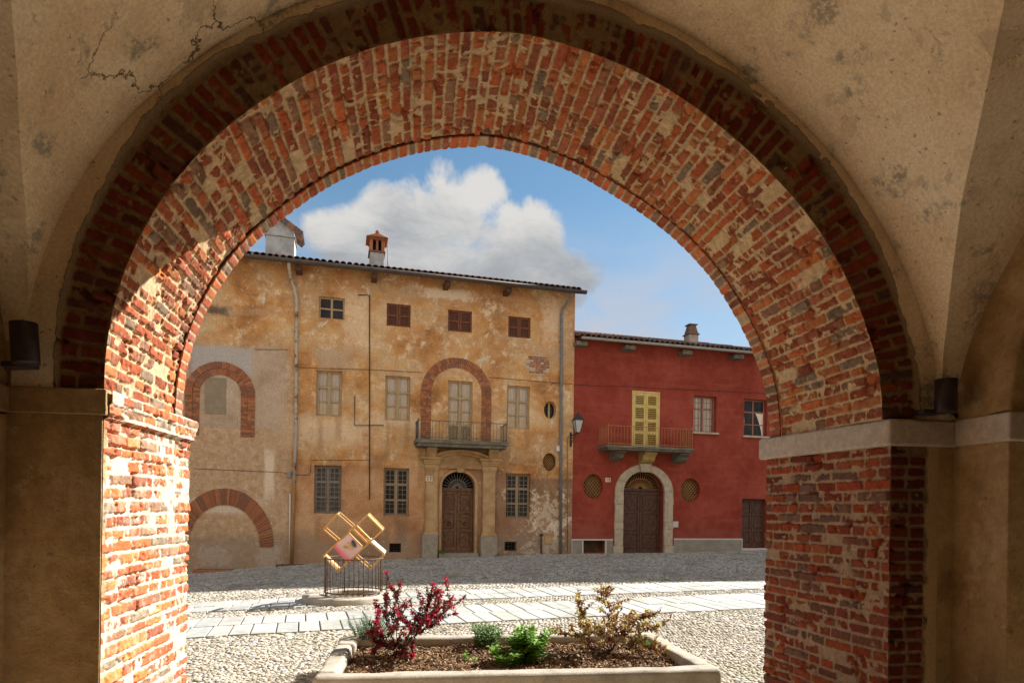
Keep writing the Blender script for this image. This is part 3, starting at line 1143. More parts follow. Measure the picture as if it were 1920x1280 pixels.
    col = blob(col, 742, 762, 975, 1018, (.24, .15, .09), .6, .6)
    col = blob(col, 1004, 1046, 940, 980, (.70, .55, .38), .6, .05, 4.4)
    col = blob(col, 1015, 1048, 1000, 1034, (.80, .66, .48), .9, .1, 2.2)
    for q_ in ((596, 605, 784, 842), (629, 640, 784, 825), (723, 731, 790, 852), (759, 768, 790, 832), (950, 957, 806, 866), (984, 992, 806, 846), (590, 600, 965, 1010), (720, 730, 970, 1025), (784, 792, 840, 905), (940, 950, 842, 900)):
        col = blob(col, *q_, (.34, .19, .085), .5, .7, .8)
    col = blob(col, 370, 430, 1028, 1062, (.74, .58, .43), .8, .2, 1.6)
    col = blob(col, 484, 524, 1020, 1062, (.74, .60, .46), .8, .2, 1.6)
    col = blob(col, 360, 490, 935, 962, (.76, .64, .50), .6, .4, .8)
    col = blob(col, 650, 690, 560, 640, (.80, .58, .36), .6, .6, 1.2)
    col = blob(col, 600, 660, 655, 690, (.50, .37, .23), .7, .5, .6)
    damp = t.math('MULTIPLY', t.smooth(t.math('ADD', z, t.math('MULTIPLY', mid, -1.6)), .2, -.4), .6)
    col = t.mix(damp, col, (.27, .20, .135))
    st = t.smooth(t.noise(t.vscale(w, (5, 1, .35)), 1.6, 7, .65), .58, .76)
    col = t.mix(t.math('MULTIPLY', st, .4), col, (.25, .155, .08))
    col = t.mix(1., col, t.smooth(micro, .25, .75, .78, 1.22), 'MULTIPLY')
    chipn = t.math('MULTIPLY', t.smooth(t.noise(w, 7, 9, .75, .3), .60, .63), t.smooth(t.noise(w, .9, 4, .5), .44, .58))
    col = t.mix(t.math('MULTIPLY', chipn, .75), col, (.78, .63, .44))
    dk = t.math('MULTIPLY', t.smooth(t.noise(w, 5.5, 9, .75, .3), .60, .66), t.smooth(t.noise(w, .7, 4, .5), .46, .6))
    col = t.mix(t.math('MULTIPLY', dk, .55), col, (.30, .165, .075))
    fleck = t.smooth(t.noise(w, 16, 4, .6), .66, .70)
    col = t.mix(t.math('MULTIPLY', fleck, .5), col, (.70, .58, .40))
    dots = t.smooth(t.noise(w, 9, 2, .5), .74, .77)
    col = t.mix(t.math('MULTIPLY', dots, .7), col, (.12, .075, .045))
    col = t.mix(1., col, (1.08, 1.07, 1.10), 'MULTIPLY')
    h = t.math('ADD', t.math('MULTIPLY', fine, .8), t.math('ADD', t.math('MULTIPLY', pale, -.3), t.math('MULTIPLY', up, -.4)))
    return (col, t.bump(h, .5, .03))


def red_fn(t):
    v = t.obj()
    x, y, z = t.xyz(v)
    w = t.comb(x, 0., z)
    a = t.noise(w, .7, 8, .6)
    a2 = t.math('ADD', t.math('MULTIPLY', a, .6), t.math('MULTIPLY', t.noise(w, 3.5, 9, .7), .4))
    col = t.ramp(a2, [(.40, (.25, .041, .024)), (.5, (.31, .055, .033)), (.6, (.37, .076, .047))])
    drip = t.math('MULTIPLY', t.smooth(t.noise(t.vscale(w, (4, 1, .25)), 1.5, 7, .65), .54, .72), t.smooth(z, 3.5, 7.2))
    col = t.mix(t.math('MULTIPLY', drip, .5), col, (.20, .035, .024))
    dmp = t.smooth(t.math('ADD', z, t.math('MULTIPLY', a2, -2.2)), .2, -.5)
    col = t.mix(t.math('MULTIPLY', dmp, .4), col, (.30, .10, .07))
    st = t.noise(t.vscale(w, (.5, 1, 6)), 1.1, 6, .6)
    col = t.mix(t.math('MULTIPLY', t.smooth(st, .5, .75), .3), col, (.42, .14, .09))
    sc = t.math('MULTIPLY', t.smooth(t.noise(w, 2.6, 9, .7), .66, .70), t.smooth(z, 3., 1.5))
    col = t.mix(t.math('MULTIPLY', sc, .6), col, (.52, .40, .36))
    return (col, t.bump(t.math('ADD', t.noise(w, 12, 8, .65), t.noise(w, 1.5, 4, .5)), .35, .02))


M_YEL = material('ochre_render', yellow_fn, .95, .1)
M_RED = material('red_render', red_fn, .93, .12)
M_TRIM = noisy('portal_render', (.40, .235, .105), (.58, .375, .19), 2.2, .95, .1, .4, 30)
M_PLINTH = noisy('portal_plinth', (.32, .26, .195), (.41, .345, .26), 8, .92, .15, .5, 40)
M_WOODF = noisy('weathered_frame', (.40, .26, .13), (.50, .35, .19), 14, .8, .2, .3, 50)
M_GREYF = noisy('grey_frame', (.26, .20, .145), (.34, .27, .20), 14, .8, .2, .3, 50)
M_REDF = noisy('reddish_frame', (.30, .13, .08), (.36, .17, .11), 14, .8, .2, .2, 50)
M_INSH = noisy('inner_shutter', (.10, .08, .062), (.14, .115, .09), 9, .7, .2, .2, 40)
M_SHUT = noisy('brown_shutter', (.16, .055, .026), (.22, .076, .036), 12, .7, .25, .3, 50)
M_SHUTP = noisy('shutter_panel_shade', (.085, .030, .015), (.12, .042, .021), 12, .7, .25, .3, 50)  # recess shade put into the colour: darker copy of the shutter brown
M_RAIL = noisy('grey_railing', (.10, .08, .065), (.16, .13, .10), 20, .7, .3, .2, 60)
M_IRON = noisy('dark_iron', (.035, .028, .024), (.06, .045, .036), 30, .6, .4, .3, 60)
M_RUST = noisy('rusty_iron', (.34, .15, .045), (.46, .24, .09), 20, .8, .3, .3, 60)
M_GRILLE = noisy('grey_grille', (.24, .21, .18), (.33, .29, .25), 20, .7, .3, .2, 60)
M_DARK = noisy('dark_room', (.012, .009, .007), (.02, .015, .011), 3, .9, .1)
M_GLASSD = noisy('dark_pane', (.018, .012, .009), (.04, .028, .02), 2, .2, .25, .05, 4, dist=.02)
M_DOOR = noisy('carved_door', (.13, .060, .029), (.21, .105, .053), 9, .65, .3, .4, 40)
M_DOOR2 = noisy('dark_door', (.075, .034, .019), (.125, .060, .034), 9, .6, .3, .3, 40)
M_YSH = noisy('yellow_shutter', (.62, .42, .13), (.72, .51, .18), 6, .7, .25, .2, 40)
M_CURT = noisy('curtain_cloth', (.90, .71, .54), (.93, .79, .64), 3, .9, .1, .3, 30)
M_GUTD = noisy('brown_gutter', (.075, .055, .044), (.11, .083, .066), 6, .55, .4, .1, 30)
M_GUTL = noisy('zinc_gutter', (.34, .31, .27), (.42, .385, .33), 6, .5, .4, .1, 30)
M_PIPE = noisy('grey_pipe', (.17, .16, .145), (.23, .21, .19), 6, .5, .4, .1, 30)
M_PIPEW = noisy('peeling_pipe', (.20, .105, .055), (.50, .43, .34), 3.2, .7, .3, .3, 30, lo=.42, hi=.52)
M_TILE = island('clay_roof_tiles', [(.17, .105, .075), (.24, .13, .085), (.13, .10, .085), (.29, .15, .09), (.20, .15, .12), (.15, .085, .06)], .9, .2, .4, 30, .3)
M_SLABB = noisy('balcony_stone', (.14, .12, .085), (.24, .205, .15), 5, .9, .15, .5, 40)
M_PALE = noisy('pale_stone', (.44, .33, .22), (.56, .45, .32), 5, .9, .15, .4, 40)
M_OCHS = noisy('ochre_corbel', (.46, .30, .10), (.55, .38, .15), 5, .9, .15, .4, 40)
M_GSTONE = noisy('grey_plinth', (.28, .235, .175), (.36, .305, .235), 3.2, .92, .15, .4, 40)
M_LINE = noisy('white_line', (.60, .52, .45), (.68, .60, .52), 5, .9)
M_BRK = island('house_bricks', [(.36, .13, .06), (.42, .155, .07), (.30, .11, .055), (.46, .19, .09), (.27, .12, .075)], .93, .1, .4, 60, .25)
M_MORT = noisy('brick_mortar', (.46, .34, .22), (.56, .44, .30), 8, .95, .1, .4, 60)
M_PLATE = noisy('number_plate', (.68, .56, .33), (.75, .63, .40), 6, .5, .4)
M_INK = noisy('black_ink', (.02, .018, .015), (.03, .025, .02), 6, .6)
M_WHITE = noisy('white_box', (.66, .62, .56), (.74, .70, .64), 6, .6)
M_GREYR = noisy('chimney_render', (.34, .33, .31), (.50, .48, .45), 3.5, .93, .1, .4, 30)


def glass_mat():
    mt = bpy.data.materials.new('window_glass')
    mt.use_nodes = True
    nt = mt.node_tree
    nt.nodes.clear()
    o_ = nt.nodes.new('ShaderNodeOutputMaterial')
    tr = nt.nodes.new('ShaderNodeBsdfTransparent')
    tr.inputs[0].default_value = (.97, .97, .95, 1)
    gl = nt.nodes.new('ShaderNodeBsdfGlossy')
    gl.inputs['Roughness'].default_value = .05
    fr_ = nt.nodes.new('ShaderNodeFresnel')
    fr_.inputs[0].default_value = 1.5
    mx = nt.nodes.new('ShaderNodeMixShader')
    nt.links.new(fr_.outputs[0], mx.inputs[0])
    nt.links.new(tr.outputs[0], mx.inputs[1])
    nt.links.new(gl.outputs[0], mx.inputs[2])
    nt.links.new(mx.outputs[0], o_.inputs[0])
    return mt


M_GLASS = glass_mat()


# ------------------------------------------------------------------ builders for the houses (x along the front, -y towards the street)
def pane_grid(b, x0, x1, z0, z1, y, cols, rows, fw_, bw, d=.05, mullion=None):
    """frame and glazing bars; rows is a list of relative heights from the bottom"""
    b.box(x0, x0 + fw_, y, y + d, z0, z1)
    b.box(x1 - fw_, x1, y, y + d, z0, z1)
    b.box(x0 + fw_ + .0005, x1 - fw_ - .0005, y + .002, y + d - .002, z0, z0 + fw_)
    b.box(x0 + fw_ + .0005, x1 - fw_ - .0005, y + .002, y + d - .002, z1 - fw_, z1)
    for k in range(1, cols):
        xc_ = x0 + (x1 - x0) * k / cols
        w_ = mullion if (mullion and cols % 2 == 0 and k == cols // 2) else bw
        b.box(xc_ - w_ / 2, xc_ + w_ / 2, y - .004, y + d + .004, z0 + fw_, z1 - fw_)
    for rr, w_ in rows:
        zc_ = z0 + (z1 - z0) * rr
        b.box(x0 + fw_, x1 - fw_, y - .001, y + d + .001, zc_ - w_ / 2, zc_ + w_ / 2)


def window(parent, x0, x1, z0, z1, mat, kind, cols=2, rows=((.33, .035), (.66, .06)), y=.085, fw_=.06, mull=.09, sill=None, label=None, pane=None):
    b = MB()
    pane_grid(b, x0, x1, z0, z1, y, cols, rows, fw_, .035, .055, mull)
    w = b.build('window', mat, parent, .004)
    if label: w['label'] = label
    b = MB()
    b.box(x0 + .02, x1 - .02, y + .02, y + .026, z0 + .02, z1 - .02)
    b.build('pane', M_GLASS if kind == 'curtain' else (pane or M_GLASSD), w)
    if kind == 'curtain':
        b = MB()
        for s0, s1 in ((x0 + .03, (x0 + x1) / 2 - .015), ((x0 + x1) / 2 + .015, x1 - .03)):
            b = MB()
            n = 40
            ph_ = rnd.random() * 6
            pts = [(s0 + (s1 - s0) * i / n, y + .10 + .016 * math.sin(i * .9 + ph_) + .01 * math.sin(i * .37)) for i in range(n + 1)]
            vs = [(p, q, z0 + .03) for p, q in pts] + [(p, q, z1 - .03) for p, q in pts]
            b.add(vs, [(i, i + 1, n + 2 + i, n + 1 + i) for i in range(n)], True)
            b.build('curtain', M_CURT, w)
    if sill is not None:
        b = MB()
        b.box(x0 - .06, x1 + .06, -.05, y, z0 - .07, z0 - .001)
        b.build('sill', sill, w, .006)
    return w


def grille(parent, x0, x1, z0, z1, nx, nz, mat, y=.05, r=.009):
    b = MB()
    for k in range(nx):
        x = x0 + (x1 - x0) * (k + .5) / nx
        b.tube([(x, y, z0 - .0), (x, y, z1 + .0)], r * .8, 5)
    for k in range(nz):
        z = z0 + (z1 - z0) * (k + .5) / nz
        b.box(x0, x1, y - .006, y + .006, z - .006, z + .006)
    return b.build('grille', mat, parent)


def oval(parent, cx, cz, a, bb, frame, lattice, pane, y=.12, rim=.03):
    b = MB()
    b.strip(ell(cx, cz, a - rim, bb - rim), ell(cx, cz, a + .004, bb + .004), y, y + .05, True)
    w = b.build('oval_window', frame, parent)
    b = MB()
    b.prism(ell(cx, cz, a - .01, bb - .01), y + .10, y + .11)
    b.build('pane', pane, w)
    b = MB()
    if lattice == 'bar':
        b.box(cx - .035, cx + .035, y + .02, y + .06, cz - bb, cz + bb)
        b.build('mullion', frame, w)
    else:
        for sg_ in (-1, 1):
            k = -6
            while k <= 6:
                # lines x/a' + sg z/b' = k * step, clipped to the ellipse
                pts = []
                for i in range(61):
                    s_ = -1.5 + 3 * i / 60
                    X_ = s_
                    Z_ = (k * .30 - s_ * 1.0) * sg_
                    if X_ * X_ + Z_ * Z_ <= .97: pts.append((cx + a * X_, y + .03 + .008 * sg_, cz + bb * Z_))
                if len(pts) > 1: b.tube([pts[0], pts[-1]], .014, 5)
                k += 1
        b.build('grille', lattice, w)
    return w


def door_leaves(parent, x0, x1, z0, z1, y, mat, rows, carved=False, name='door', knob=True):
    b = MB()
    b.box(x0, x1, y, y + .06, z0, z1)
    d = b.build(name, mat, parent)
    xm = (x0 + x1) / 2
    for side in (0, 1):
        a0, a1 = (x0 + .01, xm - .006) if side == 0 else (xm + .006, x1 - .01)
        b = MB()
        st = .085
        b.box(a0, a0 + st, y - .035, y - .001, z0 + .01, z1 - .01)
        b.box(a1 - st, a1, y - .035, y - .001, z0 + .01, z1 - .01)
        zr = [z0 + .01] + [z0 + (z1 - z0) * r for r in rows] + [z1 - .01]
        for i, zz_ in enumerate(zr):
            hh = .16 if i == 0 else .1
            za = zz_ if i == 0 else (zz_ - hh if i == len(zr) - 1 else zz_ - hh / 2)
            b.box(a0 + st + .001, a1 - st - .001, y - .034, y - .001, za, za + hh)
        for i in range(len(zr) - 1):
            p0, p1 = zr[i] + (.19 if i == 0 else .08), zr[i + 1] - (.13 if i == len(zr) - 2 else .08)
            q0, q1 = a0 + st + .03, a1 - st - .03
            b.box(q0, q1, y - .022, y - .002, p0, p1)
            if carved:
                cx_, cz_ = (q0 + q1) / 2, (p0 + p1) / 2
                aa, bb = (q1 - q0) * .36, (p1 - p0) * .36
                out_ = [(cx_ + aa * (1 + .16 * math.cos(4 * k_)) * math.cos(k_), cz_ + bb * (1 + .16 * math.cos(4 * k_)) * math.sin(k_)) for k_ in [2 * math.pi * i_ / 32 for i_ in range(32)]]
                inn_ = [(cx_ + (p_[0] - cx_) * .72, cz_ + (p_[1] - cz_) * .72) for p_ in out_]
                b.strip(inn_, out_, y - .034, y - .021, True)
                b.prism(ell(cx_, cz_, aa * .3, bb * .25, 12), y - .036, y - .021)
        b.build('door_leaf', mat, d, .005)
        if knob:
            b = MB()
            kx, kz = (a0 + a1) / 2, z0 + (z1 - z0) * .50
            b.tube([(kx + .055 * math.cos(k_), y - .045 - .01 * (k_ > math.pi), kz - .06 + .055 * math.sin(k_)) for k_ in [2 * math.pi * i_ / 16 for i_ in range(17)]], .011, 6)
            b.tube([(kx, y - .06, kz), (kx, y - .02, kz)], .022, 8)
            b.build('knocker', M_IRON, d)
    return d


def fan(parent, x0, x1, z0, zs, y, rays, rings, mat, frame=None, back=None):
    cx = (x0 + x1) / 2
    a = (x1 - x0) / 2
    b = MB()
    b.prism([(cx + (a + .02) * math.cos(math.pi * k / 24), z0 - .02 + (zs + .02 - z0) * math.sin(math.pi * k / 24)) for k in range(25)], y + .05, y + .06)
    f = b.build('fanlight', back or M_DARK, parent)
    b = MB()
    H = zs - z0
    for k in range(rays + 1):
        an = math.pi * k / rays
        b.tube([(cx + .10 * a * math.cos(an), y, z0 + .10 * H * math.sin(an) + .01), (cx + .99 * a * math.cos(an), y, z0 + .99 * H * math.sin(an) + .005)], .010, 5)
    for rr in rings:
        b.tube([(cx + rr * a * math.cos(math.pi * k / 20), y - .004, z0 + rr * H * math.sin(math.pi * k / 20)) for k in range(21)], .011, 5)
    b.build('grille', mat, f)
    return f


def brick_band(parent, cx, zs, r_in, width, bk, z_low, y=-.03, name='brick_arch', n=None, flip_legs=True, th0=0., th1=math.pi, bz=1.0):
    """arch of separate bricks standing a little proud, on a bed of mortar"""
    b = MB()
    L = (th1 - th0) * (r_in + width / 2)
    n = n or int(L / bk)
    for i in range(n):
        a0, a1 = th0 + (th1 - th0) * (i + .08) / n, th0 + (th1 - th0) * (i + .92) / n
        q = rnd.uniform(-.006, .006)
        poly = [(cx + r * math.cos(a), zs + bz * r * math.sin(a)) for r, a in ((r_in + q, a0), (r_in + width + q, a0), (r_in + width + q, a1), (r_in + q, a1))]
        b.prism(poly, y - rnd.uniform(0, .012), .02)
    if z_low is not None:
        m_ = int((zs - z_low) / bk)
        for sgn in (-1, 1):
            for i in range(m_):
                za, zb = z_low + (zs - z_low) * (i + .08) / m_, z_low + (zs - z_low) * (i + .92) / m_
                xa, xb = sorted((cx + sgn * r_in, cx + sgn * (r_in + width)))
                if i % 2:
                    b.box(xa, xb, y - rnd.uniform(0, .012), .02, za, zb)
                else:
                    xm = (xa + xb) / 2
                    b.box(xa, xm - .005, y - rnd.uniform(0, .012), .02, za, zb)
                    b.box(xm + .005, xb, y - rnd.uniform(0, .012), .02, za, zb)
    o_ = b.build(name, M_BRK, parent)
    b = MB()
    nn_ = 40
    inn = [(cx + (r_in + .004) * math.cos(th0 + (th1 - th0) * k / nn_), zs + bz * (r_in + .004) * math.sin(th0 + (th1 - th0) * k / nn_)) for k in range(nn_ + 1)]
    out_ = [(cx + (r_in + width - .004) * math.cos(th0 + (th1 - th0) * k / nn_), zs + bz * (r_in + width - .004) * math.sin(th0 + (th1 - th0) * k / nn_)) for k in range(nn_ + 1)]
    if z_low is not None:
        inn = [(inn[0][0], z_low)] + inn + [(inn[-1][0], z_low)]
        out_ = [(out_[0][0], z_low)] + out_ + [(out_[-1][0], z_low)]
    b.strip(inn, out_, y + .018, .03)
    b.build('mortar', M_MORT, o_)
    return o_


def moulding(b, x0, x1, prof, ends=True):
    """stack of boxes: prof = (z0, z1, out, overhang at each end)"""
    vs = []
    for z0, z1, out, ov in prof:
        for z in (z0, z1):
            vs += [(x0 - ov, -out, z), (x1 + ov, -out, z), (x1 + ov, .05, z), (x0 - ov, .05, z)]
    n = len(vs) // 4
    fs = [(3, 2, 1, 0), tuple(4 * n - 4 + k for k in range(4))]
    fs += [(4 * i + k, 4 * i + (k + 1) % 4, 4 * i + 4 + (k + 1) % 4, 4 * i + 4 + k) for i in range(n - 1) for k in range(4)]
    b.add(vs, fs)


def console(b, x0, x1, z_top, drop, out):
    """scrolled bracket in the (y, z) plane"""
    pts = []
    n = 14
    for k in range(n + 1):
        s_ = k / n
        pts.append((-out * (1 - s_) ** .55 * (1 - .12 * math.sin(s_ * math.pi * 2)), z_top - .06 - (drop - .06) * s_))
    poly = [(.05, z_top), (-out, z_top)] + pts + [(.05, z_top - drop)]
    n = len(poly)
    vs = [(x0, p, q) for p, q in poly] + [(x1, p, q) for p, q in poly]
    b.add(vs, [tuple(range(n)), tuple(range(2 * n - 1, n - 1, -1))] + [((i + 1) % n, i, n + i, n + (i + 1) % n) for i in range(n)])


def balcony(parent, x0, x1, z0, z1, out, rail_h, nbar, iron, stone, midrail=False):
    b = MB()
    b.box(x0, x1, -out, .02, z0 + (z1 - z0) * .45, z1)
    b.box(x0 + .05, x1 - .05, -out + .05, .02, z0, z0 + (z1 - z0) * .45 - .001)
    bl = b.build('balcony', stone, parent, .012)
    b = MB()
    zt = z1 + rail_h
    o_ = out - .07
    xa, xb = x0 + .06, x1 - .06
    for k in range(nbar + 1):
        x = xa + (xb - xa) * k / nbar
        r = .0065 if 0 < k < nbar else .014
        b.tube([(x, -o_, z1 - .01), (x, -o_, zt + (.06 if r > .01 else 0))], r, 5)
    ns = 6
    for x in (xa, xb):
        for k in range(1, ns + 1):
            y = -o_ + o_ * k / (ns + .3)
            b.tube([(x, y, z1 - .01), (x, y, zt)], .008, 5)
        b.box(x - .013, x + .013, -o_, .03, zt - .012, zt + .006)
        b.box(x - .010, x + .010, -o_, .03, z1 + .06, z1 + .075)
    b.box(xa - .012, xb + .012, -o_ - .013, -o_ + .013, zt - .0125, zt + .0065)
    b.box(xa - .012, xb + .012, -o_ - .010, -o_ + .010, z1 + .0605, z1 + .0755)
    b.build('railing', iron, bl)
    return bl


def roof(parent, x0, x1, z, over, depth, slope, gut, gr, spacing=.2, gz=0.):
    """eaves boarding, rows of half-round tiles, gutter; z = height of the wall head"""
    b = MB()
    tz = math.tan(slope)
    e = .06
    vs = [(x, y, z + .05 + (y + over) * tz + q) for q in (0, e) for y in (-over + .02, depth) for x in (x0, x1)]
    b.add(vs, [(0, 2, 3, 1), (4, 5, 7, 6), (0, 1, 5, 4), (2, 6, 7, 3), (0, 4, 6, 2), (1, 3, 7, 5)])
    rf = b.build('roof', M_DOOR2, parent)
    b = MB()
    n = int((x1 - x0) / spacing)
    for i in range(n):
        for conv in (0, 1):
            xc_ = x0 + (x1 - x0) * (i + .5 * (1 - conv) + (.0 if conv else 0)) / n + rnd.uniform(-.012, .012)
            y = -over - .05 - rnd.uniform(0, .04)
            row = 0
            while y < depth:
                L = .46 if y < 1.5 else 2.2
                k = 7
                vs = []
                for yy_, r in ((y, .098), (y + L, .078)):
                    zc_ = z + .12 + (yy_ + over) * tz + (.045 if conv else .03) + (.022 if yy_ == y else 0)
                    for j in range(k):
                        an = math.pi * j / (k - 1)
                        sg_ = 1 if conv else -.55
                        vs.append((xc_ + r * math.cos(an), yy_, zc_ + sg_ * r * math.sin(an)))
                    for j in range(k):
                        an = math.pi * j / (k - 1)
                        sg_ = 1 if conv else -.55
                        vs.append((xc_ + (r - .016) * math.cos(an), yy_, zc_ + sg_ * (r - .016) * math.sin(an)))
                fs = []
                for j in range(k - 1):
                    fs += [(j, j + 1, 2 * k + j + 1, 2 * k + j), (k + j, 3 * k + j, 3 * k + j + 1, k + j + 1), (j, k + j, k + j + 1, j + 1)]
                b.add(vs, fs, False)
                y += L * .86
    b.build('tiles', M_TILE, rf)
    b = MB()
    k = 9
    gy_, gzz = -over - .10, z + .12 + gz
    prof = [(gy_ + gr * math.cos(math.pi + math.pi * j / (k - 1)), gzz + gr * math.sin(math.pi + math.pi * j / (k - 1))) for j in range(k)]
    prof2 = [(gy_ + (gr - .012) * math.cos(math.pi + math.pi * j / (k - 1)), gzz + (gr - .012) * math.sin(math.pi + math.pi * j / (k - 1))) for j in range(k)][::-1]
    full = prof + prof2
    nf = len(full)
    vs = [(x, p, q) for x in (x0 - .05, x1 + .05) for p, q in full]
    fs = [(i, (i + 1) % nf, nf + (i + 1) % nf, nf + i) for i in range(nf)] + [tuple(range(k)), tuple(nf + j for j in range(k))]
    b.add(vs, fs, True)
    b.build('gutter', gut, rf)
    return rf


def digits(parent, text, cx, cz, h, y, mat, name='digits'):
    """house number in seven-stroke lettering"""
    strokes = {'1': [((.3, .8), (.55, 1)), ((.55, 1), (.55, 0))], '7': [((.1, 1), (.9, 1)), ((.9, 1), (.4, 0))],
               '9': [((.9, .55), (.15, .55)), ((.15, .55), (.15, 1)), ((.15, 1), (.9, 1)), ((.9, 1), (.9, 0)), ((.9, 0), (.2, 0))]}
    b = MB()
    w = h * .62
    x = cx - (len(text) * w + (len(text) - 1) * w * .35) / 2
    for ch in text:
        for (a, c_), (d, e) in strokes[ch]:
            b.bar((x + a * w, y, cz - h / 2 + c_ * h), (x + d * w, y, cz - h / 2 + e * h), h * .15, .004, up=(0, 1, 0))
        x += w * 1.35
    return b.build(name, mat, parent)

# ------------------------------------------------------------------ the ochre house
YH = empty('ochre_house', tuple(P0), PH)
tag(YH, 'three storey ochre house with peeling render, balcony and pillared doorway', 'house')
UC = fp(1075, 800)[0]
ZH = fp(700, 503, .65)[1] - .12
holes = []
top_w = [fr(598, 646, 557, 598), fr(725, 770, 570, 612), fr(840, 885, 582, 622), fr(953, 995, 594, 633)]
mid_w = [fr(593, 641, 695, 780), fr(722, 769, 705, 788), fr(950, 993, 723, 804)]
low_w = [fr(589, 640, 872, 962), fr(719, 767, 877, 967), fr(948, 994, 887, 972)]
slab = fr(781, 954, 825, 838, .85)
bd = fr(840, 886, 714, 800)
bdoor = (bd[0], bd[1], slab[3] + .02, bd[3])
bas_w = [fr(730, 752, 1018, 1035), fr(946, 968, 1015, 1032)]
for r_ in top_w + mid_w + low_w + [bdoor] + bas_w:
    holes.append(rect(*r_))
ov1, ov2 = fr(1020, 1043, 752, 785), fr(1018, 1043, 849, 882)
for r_ in (ov1, ov2):
    holes.append(ell((r_[0] + r_[1]) / 2, (r_[2] + r_[3]) / 2, (r_[1] - r_[0]) / 2, (r_[3] - r_[2]) / 2))
dr = fr(828, 890, 884, 1037)
d_spr = fp(860, 911)[1]
door_out = archpts(dr[0], dr[1], -.3, d_spr, dr[3] - d_spr)
holes.append(door_out)
holed('wall', [(-15, -1.6), (UC, -1.6), (UC, ZH + .3), (-15, ZH + .3)], holes, .34, M_YEL, YH)
b = MB()
b.box(UC - .34, UC - .001, .001, 9, -1.6, ZH + .3)
b.box(-15, UC - .35, 8.7, 9, -1.6, ZH + .3)
b.box(-15.3, -15.001, .001, 9, -1.6, ZH + .3)
b.build('side_wall', M_YEL, YH)
b = MB()
b.box(-14.9, UC - .4, .60, .62, -1, ZH)
b.build('dark_interior', M_DARK, YH)

w_ = window(YH, *top_w[0], M_WOODF, 'dark', rows=((.48, .05),), y=.10, mull=.07, fw_=.05)
for r_ in top_w[1:]:
    b = MB()
    x0, x1, z0, z1 = r_
    b.box(x0, x1, .10, .13, z0, z1)
    sh = b.build('shutter', M_SHUTP, YH)
    for a0, a1 in ((x0 + .004, (x0 + x1) / 2 - .006), ((x0 + x1) / 2 + .006, x1 - .004)):
        b = MB()
        for p0, p1 in ((a0, a0 + .06), (a1 - .06, a1)):
            b.box(p0, p1, .066, .099, z0 + .004, z1 - .004)
        for q in (z0 + .004, (z0 + z1) / 2 - .03, z1 - .064):
            b.box(a0 + .061, a1 - .061, .067, .099, q, q + .06)
        b.build('shutter_leaf', M_SHUT, sh, .004)
for k, r_ in enumerate(mid_w):
    window(YH, *r_, M_WOODF, 'curtain', rows=((.32, .035), (.64, .07)))
window(YH, *bdoor, M_WOODF, 'curtain', rows=((.28, .05), (.5, .03), (.72, .07)), label='tall balcony door with drawn pale curtains').name = 'balcony_door'
b = MB()
b.box(bdoor[0] + .06, bdoor[1] - .06, .115, .14, bdoor[2] + .05, bdoor[2] + (bdoor[3] - bdoor[2]) * .27)
b.build('door_panel', M_GREYF, YH)
for k, r_ in enumerate(low_w):
    w_ = window(YH, *r_, M_GREYF if k == 0 else M_WOODF, 'dark', rows=((.33, .05), (.66, .08)), y=.14, pane=None if k else M_INSH)
    grille(w_, r_[0] + .01, r_[1] - .01, r_[2] + .01, r_[3] - .01, 6, 10, M_GRILLE, .06)
for r_ in bas_w:
    b = MB()
    b.box(r_[0], r_[1], .2, .22, r_[2], r_[3])
    w_ = b.build('basement_window', M_DARK, YH)
    grille(w_, *r_, 4, 3, M_IRON, .07)
for r_, kind in ((ov1, 'bar'), (ov2, M_RUST)):
    oval(YH, (r_[0] + r_[1]) / 2, (r_[2] + r_[3]) / 2, (r_[1] - r_[0]) / 2, (r_[3] - r_[2]) / 2, M_WOODF if kind == 'bar' else M_IRON, kind, M_GLASSD)

# doorway: leaves, fanlight, pilasters, curved pediment
z_lint = fp(860, 918)[1]
door_leaves(YH, dr[0] + .01, dr[1] - .01, dr[2] + .02, z_lint - .04, .28, M_DOOR, (.36, .66), True, 'door')
b = MB()
b.box(dr[0] + .005, dr[1] - .005, .22, .33, z_lint - .04, z_lint + .06)
b.build('transom', M_DOOR, YH, .006)
fan(YH, dr[0] + .02, dr[1] - .02, z_lint + .06, dr[3] - .02, .26, 14, (.28, .55), M_GRILLE)
pil = [fr(797, 819, 868, 1000), fr(904, 927, 872, 1000)]
pli = [fr(790, 819, 995, 1044), fr(899, 930, 998, 1042)]
zc0, zc1 = fp(860, 884)[1], fp(860, 862)[1]
for p_, q_ in zip(pil, pli):
    b = MB()
    b.box(p_[0], p_[1], -.13, .02, q_[3], zc0)
    pp = b.build('pilaster', M_TRIM, YH, .012)
    b = MB()
    b.box(q_[0], q_[1], -.22, .02, q_[2] - .4, q_[3] - .12)
    b.build('plinth', M_PLINTH, pp, .015)
    b = MB()
    moulding(b, p_[0], p_[1], [(q_[3] - .119, q_[3] - .06, .20, .055), (q_[3] - .059, q_[3] - .001, .165, .03)])
    b.build('pilaster_base', M_TRIM, pp, .012)
    b = MB()
    moulding(b, p_[0], p_[1], [(zc0 + .001, zc0 + .06, .15, .02), (zc0 + .061, zc0 + .22, .17, .035), (zc0 + .221, zc0 + .28, .22, .07)])
    b.build('capital', M_TRIM, pp, .012)
ze = zc0 + .281
b = MB()
xa, xb = pil[0][0] - .02, pil[1][1] + .02
for p_ in pil:
    moulding(b, p_[0], p_[1], [(ze, ze + .09, .25, .10), (ze + .091, ze + .17, .32, .17)])
zp = ze + .02
apex = fp(860, 841)[1]
n = 24
half = (pil[1][0] - pil[0][1]) / 2 + .10
cxp = (pil[1][0] + pil[0][1]) / 2
sag = apex - .22 - (ze + .09)
Rr = (half * half + sag * sag) / (2 * sag)
